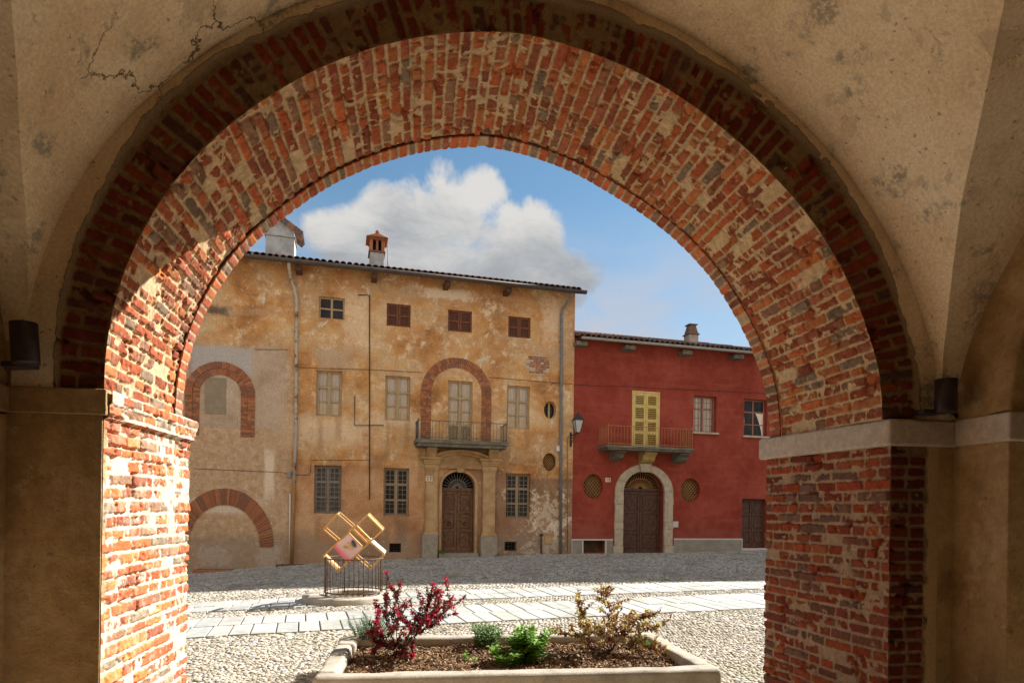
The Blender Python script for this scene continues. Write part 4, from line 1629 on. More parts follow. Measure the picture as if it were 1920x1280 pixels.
a_m = math.asin(half / Rr)
czp = ze + .09 + sag - Rr
arc = lambda r: [(cxp + r * math.sin(-a_m + 2 * a_m * k / n), czp + r * math.cos(-a_m + 2 * a_m * k / n)) for k in range(n + 1)]
b.strip(arc(Rr), arc(Rr + .08), -.22, .02)
b.strip(arc(Rr + .081), arc(Rr + .17), -.30, .02)
b.prism(arc(Rr + .01) + [(cxp + half, ze - .18), (cxp - half, ze - .18)], -.10, .02)
kx = cxp
b.prism([(kx - .09, dr[3] - .03), (kx + .09, dr[3] - .03), (kx + .15, ze - .15), (kx - .15, ze - .15)], -.15, .02)
b.build('pediment', M_TRIM, YH, .012)
b = MB()
b.strip([(p[0], p[1]) for p in door_out], [(p[0] + (-.09 if i == 0 or p[0] < (dr[0] + dr[1]) / 2 else .09) * (1 if i in (0, len(door_out) - 1) else abs(p[0] - (dr[0] + dr[1]) / 2) / ((dr[1] - dr[0]) / 2)), p[1] + (.09 * max(0, (p[1] - d_spr) / max(.01, dr[3] - d_spr)))) for i, p in enumerate(door_out)], -.035, .02)
b.build('door_surround', M_TRIM, YH, .006)
b = MB()
b.box(dr[0] - .1, dr[1] + .1, -.25, .3, dr[2] - .4, dr[2] + .02)
b.build('doorstep', M_GSTONE, YH, .015)

# balcony over the door
bal = balcony(YH, slab[0], slab[1], slab[2], slab[3], .85, fp(781, 786, .8)[1] - slab[3], 26, M_RAIL, M_SLABB)
for px in (807, 921):
    x = fp(px, 848)[0]
    b = MB()
    console(b, x - .16, x + .16, slab[2] - .001, apex - zp - .02, .5)
    b.build('bracket', M_TRIM, bal, .01)

# brick arches showing through the render
u0, u1, zl, zt_ = fr(790, 921, 671, 785)
zs_ = zt_ - (u1 - u0) / 2
r_in = (u1 - u0) / 2 - .33
brick_band(YH, (u0 + u1) / 2, zs_, r_in + .17, .165, .072, slab[3] + .05, -.03)
brick_band(YH, (u0 + u1) / 2, zs_, r_in, .155, .072, slab[3] + .05, -.012)
u0, u1, zl, zt_ = fr(347, 478, 678, 817)
zs_ = zt_ - (u1 - u0) / 2
r_in = (u1 - u0) / 2 - .40
brick_band(YH, (u0 + u1) / 2, zs_, r_in + .20, .20, .070, zl, -.035)
brick_band(YH, (u0 + u1) / 2, zs_, r_in, .19, .070, zl, -.015)
b = MB()
cxa = (u0 + u1) / 2
b.box(*[fr(384, 424, 708, 776)[i] for i in (0, 1)], -.012, .01, *[fr(384, 424, 708, 776)[i] for i in (2, 3)])
M_BLIND = noisy('blind_window_render', (.29, .215, .14), (.34, .26, .175), 5, .95, .1, .3, 30)
b.build('blind_window', M_BLIND, YH)
u0, u1, zl, zt_ = fr(325, 514, 915, 1025)
a_ = (u1 - u0) / 2
brick_band(YH, (u0 + u1) / 2, zl, a_ - .40, .40, .078, None, -.03, n=60, bz=(zt_ - zl) / a_)
b = MB()
xr = fr(988, 1030, 668, 700)
rr_ = random.Random(4)
hc = (xr[3] - xr[2]) / 9
for i in range(9):
    z_ = xr[2] + hc * i
    ex = .16 * abs(i - 4.2) / 4 * rr_.random() * 2
    x_ = xr[0] + ex + (.06 if i % 2 else 0)
    while x_ < xr[1] - ex - .05:
        L = rr_.choice((.11, .2, .2))
        if rr_.random() < .88: b.box(x_, min(x_ + L - .018, xr[1]), -.006 - rr_.random() * .006, .01, z_ + .006, z_ + hc - .010)
        x_ += L
bp = b.build('exposed_bricks', M_BRK, YH)
b = MB()
b.prism([(p[0] + rr_.uniform(-.04, .04), p[1] + rr_.uniform(-.03, .03)) for p in ell((xr[0] + xr[1]) / 2, (xr[2] + xr[3]) / 2, (xr[1] - xr[0]) * .57, (xr[3] - xr[2]) * .60, 30)], -.003, .01)
b.build('mortar', M_MORT, bp)

# roof, rafters, chimneys
URe = fp(1100, 545, .65)[0]
rf = roof(YH, -15, URe - .06, ZH, .55, 6.5, R_(19), M_GUTD, .10, .195)
for px in (560, 702, 838, 952):
    x = fp(px, 520, .3)[0]
    b = MB()
    b.box(x - .09, x + .09, -.5, .1, ZH - .12, ZH + .04)
    b.build('rafter', M_DOOR2, rf, .01)


def shaft(px0, px1, py0, py1, back):
    return fr(px0, px1, py0, py1, -back)


x0, x1, z0, z1 = shaft(498, 552, 412, 480, 1.6)
b = MB()
dz = .46 * (z1 - z0)
b.box(x0, x1, 1.6, 2.5, z0 - 1.5, z1 - dz)
b.box(x0 - .04, x1 + .04, 1.56, 2.54, z1 - dz + .001, z1 - dz + .05)
xm = (x0 + x1) / 2
b.prism([(x0 + .01, z1 - dz + .051), (x1 - .01, z1 - dz + .051), (x1 - .01, z1 - .22), (xm, z1 - .03), (x0 + .01, z1 - .16)], 1.61, 2.49)
ch = b.build('chimney', M_GREYR, rf, .015)
b = MB()
for i in range(6):
    yy = 1.5 + i * .2
    for (pa, qa), (pb, qb) in ((((x0 - .12), z1 - .22), (xm, z1 + .02)), ((xm, z1 + .02), (x1 + .22, z1 - .42))):
        L = 3
        for k in range(L):
            a0, a1 = k / L, (k + 1.12) / L
            b.bar((pa + (pb - pa) * a0, yy, qa + (qb - qa) * a0 + .02), (pa + (pb - pa) * a1, yy, qa + (qb - qa) * a1), .19, .03, up=(0, 1, 0))
b.build('chimney_cap', M_TILE, ch, .008)
x0, x1, z0, z1 = shaft(694, 720, 436, 500, 1.2)
b = MB()
b.box(x0, x1, 1.2, 1.8, z0 - 1.2, z0 + (z1 - z0) * .42)
ch = b.build('chimney', M_GREYR, rf, .012)
b = MB()
zb = z0 + (z1 - z0) * .42
H = (z1 - z0)
b.box(x0 - .05, x1 + .05, 1.15, 1.85, zb + .001, zb + .05)
b.box(x0 - .02, x0 + .09, 1.17, 1.83, zb + .051, zb + .36 * H)
b.box(x1 - .09, x1 + .02, 1.17, 1.83, zb + .051, zb + .36 * H)
b.box((x0 + x1) / 2 - .04, (x0 + x1) / 2 + .04, 1.17, 1.83, zb + .051, zb + .36 * H)
b.box(x0 - .06, x1 + .06, 1.14, 1.86, zb + .36 * H + .001, zb + .36 * H + .06)
b.prism([(x0 - .14, zb + .36 * H + .061), (x1 + .14, zb + .36 * H + .061), ((x0 + x1) / 2, zb + .52 * H)], 1.05, 1.95)
b.lathe([(.0, 0), (.06, .02), (.075, .08), (.05, .13), (0, .16)], ((x0 + x1) / 2, 1.15, zb + .50 * H), 10)
cap = b.build('chimney_cap', M_BRK, ch, .01)
b = MB()
b.box(x0 + .05, x1 - .05, 1.3, 1.7, zb + .05, zb + .36 * H)
b.build('flue', M_DARK, ch)
b = MB()
b.tube([(x1 + .13, 1.2, z0 - .4), (x1 + .13, 1.2, zb + .3)], .012, 5)
b.build('rod', M_IRON, ch)

# pipes, cables, small fittings
def wall_path(pts, out=.05):
    return [(lambda q_: (q_[0], -(p[2] if len(p) > 2 else out), q_[1]))(fp(p[0], p[1], p[2] if len(p) > 2 else out)) for p in pts]


b = MB()
b.tube(wall_path([(541, 487, .6), (542, 500, .5), (545, 520, .12), (552, 540), (556, 560), (555, 800), (551, 910)], .09), .05, 8)
dp = b.build('drain_pipe', M_PIPEW, YH)
b = MB()
b.tube(wall_path([(551, 905), (546, 1056)], .09), .056, 8)
b.build('lower_pipe', M_RUST, dp)
b = MB()
b.tube(wall_path([(1074, 548, .6), (1070, 556, .45), (1056, 578, .1), (1053, 590), (1052, 800), (1051, 1039)], .09), .052, 8)
for py in (640, 740, 860, 960):
    x, z = fp(1052, py, .09)
    b.lathe([(.06, -.02), (.066, 0), (.06, .03)], (x, -.09, z), 10)
b.build('drain_pipe', M_PIPE, YH)
b = MB()
b.tube(wall_path([(672, 553), (693, 553), (693, 936)], .03), .018, 6)
b.tube(wall_path([(665, 742), (665, 797), (720, 797)], .03), .014, 6)
b.build('conduit', M_IRON, YH)
b = MB()
b.tube(wall_path([(1064, 1034), (1064, 820), (1070, 817)], .03), .014, 6)
b.build('conduit', M_RUST, YH)
b = MB()
b.tube(wall_path([(544, 925), (543, 1062)], .05), .03, 6)
b.build('conduit', M_WHITE, YH)
for pts_ in ([(365, 878), (530, 885), (541, 889), (578, 890), (582, 884), (583, 862), (693, 862)], [(478, 655), (540, 655)],
             [(560, 688), (592, 690), (700, 693), (792, 698)], [(917, 707), (1000, 714), (1074, 720)]):
    b = MB()
    b.tube(wall_path(pts_, .015), .007, 5)
    b.build('cable', M_IRON, YH)
b = MB()
r_ = fr(538, 546, 884, 895)
b.box(r_[0], r_[1], -.07, .01, r_[2], r_[3])
b.build('junction_box', M_GRILLE, YH, .01)
b = MB()
r_ = fr(1042, 1050, 836, 846)
b.box(r_[0], r_[1], -.09, .01, r_[2], r_[3])
b.build('junction_box', M_WHITE, YH, .008)
b = MB()
r_ = fr(1021, 1036, 998, 1020)
b.box(r_[0], r_[1], -.02, .01, r_[2], r_[3])
b.build('meter_door', M_TRIM, YH, .005)
r_ = fr(798, 811, 892, 902, .13)
b = MB()
b.box(r_[0], r_[1], -.145, -.12, r_[2], r_[3])
pl_ = b.build('number_plate', M_PLATE, YH, .003)
digits(pl_, '17', (r_[0] + r_[1]) / 2, (r_[2] + r_[3]) / 2, (r_[3] - r_[2]) * .62, -.149, M_INK)
b = MB()
b.tube(wall_path([(1015, 1037), (1015, 1002)], .06), .03, 8)
x, z = fp(1015, 1001, .06)
b.box(x - .05, x + .07, -.09, -.02, z - .06, z + .02)
b.build('iron_stub', M_DOOR2, YH)

# ------------------------------------------------------------------ the red house
RH = empty('red_house', tuple(P0), PH)
tag(RH, 'dark red rendered house with yellow louvred balcony shutters and stone arched doorway', 'house')
RB = .06
ZR2 = fp(1200, 641, .5)[1] - .12
ywin = fr(1186, 1238, 733, 838)
slab = fr(1140, 1304, 836.5, 844.5, .9)
ydoor = (ywin[0], ywin[1], slab[3] + .02, ywin[3])
rw = [fr(1302, 1345, 742, 810), fr(1397, 1440, 748, 817)]
ro = [fr(1095, 1132, 888, 935), fr(1278, 1314, 896, 941)]
rd = fr(1169, 1246, 883, 1036)
r_spr = fp(1205, 922)[1]
rdoor = archpts(rd[0], rd[1], -.4, r_spr, rd[3] - r_spr)
rd2 = fr(1393, 1441, 935, 1027)
vent = fr(1094, 1135, 1013, 1036)
holes = [rect(*ydoor), rect(*rw[0]), rect(*rw[1]), rect(*rd2), rect(*vent), rdoor]
for r_ in ro:
    holes.append(ell((r_[0] + r_[1]) / 2, (r_[2] + r_[3]) / 2, (r_[1] - r_[0]) / 2, (r_[3] - r_[2]) / 2))
holed('wall', [(UC + .002, -1), (13.1, -1), (13.1, ZR2 + .25), (UC + .002, ZR2 + .25)], holes, .34, M_RED, RH, RB)
b = MB()
b.box(UC + .01, 13.1, 8.5, 8.8, -1, ZR2 + .25)
b.box(13.101, 13.3, RB + .001, 8.8, -1, ZR2 + .25)
b.build('side_wall', M_RED, RH)
b = MB()
b.box(UC + .1, 13.0, .70, .72, -.9, ZR2)
b.build('dark_interior', M_DARK, RH)
# yellow louvred shutters
x0, x1, z0, z1 = ydoor
b = MB()
b.box(x0, x0 + .06, RB - .02, RB + .06, z0, z1)
b.box(x1 - .06, x1, RB - .02, RB + .06, z0, z1)
b.box(x0 + .061, x1 - .061, RB - .019, RB + .06, z1 - .06, z1)
sh = b.build('shutter', M_YSH, RH, .004)
xm = (x0 + x1) / 2
for a0, a1 in ((x0 + .062, xm - .005), (xm + .005, x1 - .062)):
    b = MB()
    s_ = .075
    b.box(a0, a0 + s_, RB - .01, RB + .03, z0 + .01, z1 - .065)
    b.box(a1 - s_, a1, RB - .01, RB + .03, z0 + .01, z1 - .065)
    zz_ = [z0 + .01, z0 + .12 + (z1 - z0) * .22, z0 + .04 + (z1 - z0) * .47, z0 + (z1 - z0) * .735, z1 - .065]
    for i, q in enumerate(zz_):
        h_ = .10
        za = q if i == 0 else (q - h_ if i == 4 else q - h_ / 2)
        b.box(a0 + s_ + .001, a1 - s_ - .001, RB - .009, RB + .03, za, za + h_)
    for i in range(4):
        p0 = zz_[i] + (.10 if i == 0 else .05)
        p1 = zz_[i + 1] - (.10 if i == 3 else .05)
        nsl = max(4, int((p1 - p0) / .062))
        for k in range(nsl):
            zc_ = p0 + (p1 - p0) * (k + .5) / nsl
            b.bar((a0 + s_ - .002, RB + .012, zc_), (a1 - s_ + .002, RB + .012, zc_), .012, .046, up=(0, -.75, .66))
    b.build('shutter_leaf', M_YSH, sh, .002)
b = MB()
b.box(x0 + .06, x1 - .06, RB + .10, RB + .11, z0, z1)
b.build('backing', M_DARK, sh)
w_ = window(RH, *rw[0], M_REDF, 'curtain', rows=((.66, .05),), y=RB + .17, sill=M_PALE, fw_=.05, mull=.07)
b = MB()
for k in range(1, 6):
    if k != 3: b.box(*(lambda x: (x - .008, x + .008))(rw[0][0] + (rw[0][1] - rw[0][0]) * k / 6), RB + .165, RB + .18, rw[0][2] + .05, rw[0][3] - .05)
for k in (.2, .4, .83):
    b.box(rw[0][0] + .05, rw[0][1] - .05, RB + .166, RB + .179, rw[0][2] + (rw[0][3] - rw[0][2]) * k - .008, rw[0][2] + (rw[0][3] - rw[0][2]) * k + .008)
b.build('glazing_bar', M_REDF, w_)
w_ = window(RH, *rw[1], M_REDF, 'dark', rows=((.32, .04), (.66, .06)), y=RB + .17, sill=M_PALE, fw_=.05, mull=.06)
b = MB()
x0, x1, z0, z1 = rw[1]
n = 16
for sg_ in (0, 1):
    vs = []
    for i in range(n + 1):
        s_ = i / n
        z_ = z0 + .05 + (z1 - z0) * .62 * s_
        wd = .05 + .30 * (s_ ** 1.6) if sg_ else .05 + .04 * math.sin(s_ * 3)
        for k in range(6):
            q = k / 5
            xx_ = (x1 - .05 - wd * q) if sg_ else (x0 + .05 + wd * q)
            vs.append((xx_, RB + .185 + .006 * math.sin(k * 2.6 + i * .3), z_))
    b = MB()
    b.add(vs, [(i * 6 + k, i * 6 + k + 1, (i + 1) * 6 + k + 1, (i + 1) * 6 + k) for i in range(n) for k in range(5)], True)
    b.build('curtain', M_CURT, w_)
for k, r_ in enumerate(ro):
    M_OP = bpy.data.materials.get('amber_pane') or noisy('amber_pane', (.10, .055, .020), (.16, .085, .03), 9, .4, .3, .1, 20)
    oval(RH, (r_[0] + r_[1]) / 2, (r_[2] + r_[3]) / 2, (r_[1] - r_[0]) / 2, (r_[3] - r_[2]) / 2, M_RED, M_RUST, M_OP, RB + .13)
# stone doorway
so_ = fr(1153, 1262, 870, 1036)
oo = archpts(so_[0], so_[1], -.3, r_spr, so_[3] - r_spr, 20)
ii = archpts(rd[0] + .001, rd[1] - .001, -.3, r_spr, rd[3] - r_spr - .001, 20)
b = MB()
cuts = [0, 3, 6, 9, 12, 15, 18, 21]
for side in (0, 1):
    i_leg = 0 if side == 0 else -1
    zz_ = [-.3, .35, .95, 1.2, 1.85, 2.05, r_spr - .35, r_spr]
    for k in range(len(zz_) - 1):
        xi = ii[1][0] if side == 0 else ii[-2][0]
        xo = oo[1][0] if side == 0 else oo[-2][0]
        grow = .05 if k == 0 else (.015 if k in (2, 4) else 0)
        x0_, x1_ = (xo - grow, xi) if side == 0 else (xi, xo + grow)
        b.box(x0_, x1_, RB - .07 - grow * .5, RB + .05, zz_[k] + .002, zz_[k + 1] - .002)
seg = [1, 4, 7, 10, 12, 15, 18, 21]
for a0, a1 in zip(seg[:-1], seg[1:]):
    if a0 == 10: continue
    b.strip(ii[a0:a1 + 1], oo[a0:a1 + 1], RB - .07, RB + .05)
st = b.build('door_surround', M_PALE, RH, .012)
b = MB()
kx = (rd[0] + rd[1]) / 2
b.prism([(kx - .17, rd[3] - .04), (kx + .17, rd[3] - .04), (kx + .25, so_[3] + .02), (kx - .25, so_[3] + .02)], RB - .13, RB + .05)
b.build('keystone', M_PALE, st, .02)
zl = fp(1205, 918)[1]
door_leaves(RH, rd[0] + .004, rd[1] - .004, rd[2] - .05, zl - .04, RB + .33, M_DOOR2, (.335, .665), True, 'door', False)
b = MB()
b.box(rd[0] + .004, rd[1] - .004, RB + .25, RB + .36, zl - .04, zl + .06)
b.build('transom', M_DOOR2, RH, .006)
fan(RH, rd[0] + .03, rd[1] - .03, zl + .06, rd[3] - .03, RB + .28, 22, (.3, .62, .95), M_RUST)
b = MB()
b.box(rd[0] - .05, rd[1] + .05, RB - .1, RB + .3, rd[2] - .5, rd[2] - .04)
b.build('doorstep', M_GSTONE, RH, .012)
door_leaves(RH, rd2[0] + .004, rd2[1] - .004, rd2[2], rd2[3] - .005, RB + .24, M_DOOR2, (.36, .68), False, 'side_door', False)
b = MB()
b.box(rd2[0] - .02, rd2[1] + .1, RB - .06, RB + .3, rd2[2] - .12, rd2[2] - .002)
b.build('doorstep', M_LINE, RH, .01)
# plinth with a white line
pz = fp(1100, 1010)[1]
pz2 = fp(1330, 1009)[1]
for x0, x1, z0, z1 in ((UC + .03, vent[0] - .05, -.6, pz - .05), (vent[1] + .05, so_[0] - .06, -.6, pz - .05), (so_[1] + .06, rd2[0] - .03, -.6, pz2 - .05)):
    b = MB()
    b.box(x0, x1, RB - .05, RB + .02, z0, z1)
    pb = b.build('plinth', M_GSTONE, RH, .008)
b = MB()
b.box(UC + .03, so_[0] - .055, RB - .056, RB + .02, pz - .049, pz)
b.box(UC + .005, UC + .029, RB - .056, RB + .02, -.3, pz)
b.box(so_[1] + .06, rd2[0] - .002, RB - .056, RB + .02, pz2 - .049, pz2)
b.box(rd2[0] - .029, rd2[0] - .002, RB - .056, RB + .02, -.3, pz2 - .05)
for x in (vent[0], vent[1]):
    s_ = -1 if x == vent[0] else 1
    b.box(min(x, x + s_ * .05), max(x, x + s_ * .05), RB - .056, RB + .02, -.4, vent[3] + .03)
b.build('white_line', M_LINE, pb)
b = MB()
b.box(vent[0], vent[1], RB + .25, RB + .27, vent[2] - .2, vent[3])
b.build('cellar_vent', noisy('vent_board', (.06, .035, .015), (.12, .07, .03), 4), RH)
# balcony
bal = balcony(RH, slab[0], slab[1], slab[2], slab[3], .9, fp(1141, 796, .85)[1] - slab[3], 27, M_RUST, M_SLABB)
bal.location.y = RB
for px0, px1 in ((1150, 1168), (1269, 1288)):
    x0, x1 = fp(px0, 856, .3)[0], fp(px1, 856, .3)[0]
    b = MB()
    console(b, x0, x1, slab[2] - .001, .34, .62)
    b.build('bracket', M_SLABB, bal, .015)
b = MB()
x0, x1 = kx - .24, kx + .26
console(b, x0, x1, slab[2] - .001, slab[2] - so_[3] - .02, .55)
b.build('bracket', M_OCHS, bal, .02)
# roof
rf = roof(RH, UC + .12, 13.1, ZR2, .42, 6, R_(17), M_GUTL, .075, .2)
for px in (1090, 1181, 1288, 1384):
    x = fp(px, 648, .25)[0]
    b = MB()
    b.box(x - .2, x + .2, -.34, RB + .02, ZR2 - .12, ZR2 + .03)
    b.build('rafter', M_SLABB, rf, .015)
x0, x1, z0, z1 = shaft(1292, 1312, 610, 640, 1.8)
b = MB()
b.box(x0 + .03, x1 - .03, 1.84, 2.26, z0 - 1.4, z0 + (z1 - z0) * .45)
ch = b.build('chimney', M_PALE, rf, .012)
b = MB()
za = z0 + (z1 - z0) * .45
b.lathe([(.34, 0), (.37, .03), (.29, .08), (.22, .30), (.19, .40)], ((x0 + x1) / 2, 2.05, za), 4, False, sq=math.pi / 4)
b.box((x0 + x1) / 2 - .19, (x0 + x1) / 2 + .19, 1.86, 2.24, za + .401, za + .45)
b.build('chimney_cap', M_TILE, ch, .01)
# small fittings
b = MB()
b.tube([(q_[0], RB - .015, q_[1]) for q_ in (fp(p_, q_) for p_, q_ in ((1076, 720), (1110, 722), (1178, 724), (1245, 728), (1295, 730), (1360, 733), (1440, 737)))], .007, 5)
b.build('cable', M_IRON, RH)
r_ = fr(1136, 1146, 895, 903)
b = MB()
b.box(r_[0], r_[1], RB - .02, RB + .01, r_[2], r_[3])
pl_ = b.build('number_plate', M_PLATE, RH, .003)
digits(pl_, '19', (r_[0] + r_[1]) / 2, (r_[2] + r_[3]) / 2, (r_[3] - r_[2]) * .62, RB - .024, M_INK)
r_ = fr(1263, 1273, 977, 988)
b = MB()
b.box(r_[0], r_[1], RB - .02, RB + .01, r_[2], r_[3])
b.build('meter_plate', M_LINE, RH, .004)

# ------------------------------------------------------------------ unseen tall house added past the red one to shade the square
def along(u, out):
    p = P0 + uu * u + nn * out
    return (float(p[0]), float(p[1]))


TB = [along(14.4, -4.1), along(44, .4), along(44, -11), along(24.5, -11)]
b = MB()
n = 4
b.add([(x, y, -1) for x, y in TB] + [(x, y, 20.0) for x, y in TB], [(3, 2, 1, 0), (4, 5, 6, 7), (0, 1, 5, 4), (1, 2, 6, 5), (2, 3, 7, 6), (3, 0, 4, 7)])
TH_ = empty('added_shade_house', (*TB[0], 0))
o = b.build('wall', M_EXT, None)
o.parent = TH_; o.location = (-TB[0][0], -TB[0][1], 0)
tag(TH_, 'unseen tall plain house added past the right end of the red house for its shade', 'house')

# ------------------------------------------------------------------ street lantern on the corner
def hpt(u, out, z):
    """a point given along / out of / up the house front, in world coordinates"""
    p = P0 + uu * u + nn * out
    return (float(p[0]), float(p[1]), z)


u_l, z_l = fp(1070, 815)
LT = empty('street_lantern', hpt(u_l, 0, z_l), PH)
tag(LT, 'black four sided street lantern on a wrought bracket at the corner of the ochre house', 'lantern')
ul, zl = fp(1083, 812, .42)
lx, lz = ul - u_l, zl - z_l
b = MB()
b.box(-.035, .035, -.03, 0, -.42, .10)
b.build('wall_plate', M_IRON, LT, .006)
b = MB()
b.tube([(0, -.02, -.02), (.05, -.12, .0), (lx * .8, -.34, .0), (lx, -.42, .02), (lx, -.42, lz + .02)], .016, 8)
b.tube([(0, -.02, -.36), (.04, -.10, -.22), (.09, -.2, -.06), (lx * .8, -.33, -.015)], .012, 8)
b.tube([(.04 + .04 * math.cos(k), -.14 - .04 * math.cos(k), -.08 + .05 * math.sin(k)) for k in [i * .5 for i in range(13)]], .009, 6)
b.build('bracket', M_IRON, LT)
b = MB()
H = .44
q4 = math.pi / 4
b.lathe([(.02, 0), (.10, .015), (.10, .035), (.085, .04)], (lx, -.42, lz), 4, False, sq=q4)
b.lathe([(.225, H), (.235, H + .02), (.15, H + .11), (.09, H + .17), (.09, H + .2), (.045, H + .215), (.05, H + .25), (.0, H + .31)], (lx, -.42, lz), 4, False, sq=q4)
for k in range(4):
    a = q4 + k * math.pi / 2
    b.bar((lx + .095 * math.cos(a), -.42 + .095 * math.sin(a), lz + .03), (lx + .215 * math.cos(a), -.42 + .215 * math.sin(a), lz + H), .016)
b.build('lantern_frame', M_IRON, LT)
M_LGL = noisy('frosted_glass', (.42, .42, .38), (.50, .50, .46), 4, .25, .5, .05, 20)
b = MB()
b.lathe([(.085, .035), (.20, H)], (lx, -.42, lz), 4, False, sq=q4)
b.build('lantern_glass', M_LGL, LT)

# ------------------------------------------------------------------ cellar hatch, doorstep slab, weeds by the wall
M_OLDW = noisy('old_wood', (.10, .07, .045), (.17, .12, .08), 9, .85, .15, .4, 40)


def foot(px, py, out):
    u, z = fp(px, py, out)
    p = hpt(u, out, 0)
    return (p[0], p[1], float(ground(p[0], p[1])))


u0, _ = fp(386, 1070); u1, _ = fp(437, 1070)
hp = hpt((u0 + u1) / 2, .30, 0)
HT = empty('cellar_hatch', (hp[0], hp[1], float(ground(hp[0], hp[1]))), PH)
tag(HT, 'low brick kerbed cellar opening at the foot of the grey wall', 'cellar hatch')
w_ = (u1 - u0) / 2
b = MB()
b.box(-w_ - .25, w_ + .1, -.36, -.24, -.1, .07)
b.build('kerb', M_BRK, HT, .01)
b = MB()
b.box(-w_ - .25, -w_ - .12, -.238, .29, -.1, .06)
b.build('kerb', M_BRK, HT, .01)
b = MB()
b.box(-w_ - .119, w_ + .1, -.239, .29, -.1, .035)
b.build('cover', M_OLDW, HT, .01)
st = foot(780, 1049, .45)
b = MB()
b.box(-.3, .3, -.16, .16, -.1, .05)
o = b.build('stone_slab', M_GSTONE, None, .02)
o.location = st; o.rotation_euler = (0, 0, PH)
tag(o, 'small flat grey stone slab lying left of the pillared doorway', 'stone slab')
p_ = foot(549, 1062, .3)
b = MB()
b.box(-.5, .35, -.12, .12, -.1, .03)
o = b.build('drain_cover', M_OLDW, None, .01)
o.location = p_; o.rotation_euler = (0, 0, PH)
tag(o, 'dark drain cover at the foot of the peeling drain pipe', 'drain cover')

# ------------------------------------------------------------------ plants
def leaf_mat(name, cols, tr=.35):
    return island(name, cols, .55, .35, .1, 30, .2, trans=tr)


M_LRED = leaf_mat('burgundy_leaf', [(.10, .026, .022), (.15, .035, .028), (.07, .024, .018), (.19, .06, .04), (.13, .06, .03), (.10, .09, .03)])
M_FRED = leaf_mat('crimson_petal', [(.52, .018, .065), (.60, .025, .09), (.42, .012, .05), (.64, .06, .13)], .4)
M_LCOP = leaf_mat('copper_leaf', [(.28, .11, .035), (.36, .15, .045), (.20, .08, .03), (.40, .21, .07), (.24, .14, .05), (.32, .085, .03)])
M_FYEL = leaf_mat('cream_petal', [(.74, .68, .32), (.78, .73, .42), (.66, .58, .22), (.62, .62, .30)], .45)
M_LGRN = leaf_mat('mint_leaf', [(.17, .33, .035), (.21, .39, .05), (.12, .26, .03), (.26, .43, .07)])
M_LSAGE = leaf_mat('sage_leaf', [(.15, .26, .075), (.19, .31, .10), (.12, .21, .055), (.22, .33, .13)])
M_LROS = leaf_mat('rosemary_needle', [(.11, .17, .085), (.15, .22, .12), (.08, .13, .06)], .2)
M_STEM = noisy('woody_stem', (.09, .055, .03), (.15, .09, .05), 20, .9)
M_STEMG = noisy('green_stem', (.10, .16, .04), (.14, .2, .06), 20, .8)


def leaf(b, p, d, up, L, wd, fold=.25):
    """one pointed leaf folded along its midrib"""
    d = d.normalized()
    s = d.cross(up)
    if s.length < 1e-3: s = d.cross(Vector((1, 0, 0)))
    s.normalize()
    n = s.cross(d)
    m_ = p + d * L * .45 - n * 0
    t_ = p + d * L - n * L * .12
    b.add([p, m_ + s * wd / 2 + n * wd * fold, t_, m_ - s * wd / 2 + n * wd * fold, m_], [(0, 4, 2, 1), (0, 3, 2, 4)], False)


def rvec(r, k=1.):
    return Vector((r.gauss(0, k), r.gauss(0, k), r.gauss(0, k)))


def shrub(name, label, base, stems, mat_leaf, leaf_l, leaf_w, dens, mat_fl=None, fl_p=0., stem_mat=None, seed=1, lay=0., group=None, stem_r=.006, droop=0., sides=(3, 6), side_len=(.12, .26)):
    """stems: list of polylines (relative to base); twigs grow off them, leaves off the twigs, flower tufts near the tips"""
    r = random.Random(seed)
    root = empty(name, base)
    tag(root, label, 'plant', group)
    bs, bl, bf = MB(), MB(), MB()
    for pts, n_tw, start in stems:
        pts = [Vector(p) for p in pts]
        # refine with wobble
        fine = []
        for i in range(len(pts) - 1):
            for k in range(5):
                fine.append(pts[i].lerp(pts[i + 1], k / 5) + rvec(r, .006))
        fine.append(pts[-1])
        bs.tube(fine, stem_r, 5, True, stem_r * .35)
        N = len(fine)
        twigs = []
        for k in range(n_tw):
            f_ = start + (1 - start) * (k + r.random()) / n_tw
            i = min(N - 2, int(f_ * (N - 1)))
            p = fine[i]
            ax = (fine[i + 1] - fine[i]).normalized()
            d = (rvec(r) + ax * .6)
            d.z = d.z * (1 - lay) + (.25 if lay < .5 else .05)
            d.normalize()
            L = r.uniform(*side_len) * (1.15 - .55 * f_)
            tw = [p]
            for q in range(5):
                tw.append(tw[-1] + (d + Vector((0, 0, .12 * q - droop * q)) + rvec(r, .12)) * (L / 5))
            twigs.append((tw, f_))
            bs.tube(tw, stem_r * .42, 4, False, stem_r * .2)
        twigs.append((fine[int(N * .6):], 1.))
        for tw, f_ in twigs:
            for i in range(1, len(tw)):
                for _ in range(dens):
                    p = tw[i - 1].lerp(tw[i], r.random())
                    ax = (tw[i] - tw[i - 1]).normalized()
                    d = ax * .45 + rvec(r, .55)
                    d.z -= droop * .3
                    leaf(bl, p, d, Vector((r.gauss(0, .35), r.gauss(0, .35), 1)), leaf_l * r.uniform(.6, 1.2), leaf_w * r.uniform(.7, 1.15))
                if mat_fl and r.random() < fl_p and i >= 2:
                    c_ = tw[i]
                    for _ in range(r.randint(10, 20)):
                        d = rvec(r).normalized()
                        leaf(bf, c_ + d * .004, d, rvec(r).normalized(), r.uniform(.026, .046), r.uniform(.010, .016), .1)
    bs.build('stems', stem_mat or M_STEM, root)
    bl.build('foliage', mat_leaf, root)
    if mat_fl: bf.build('flowers', mat_fl, root)
    return root


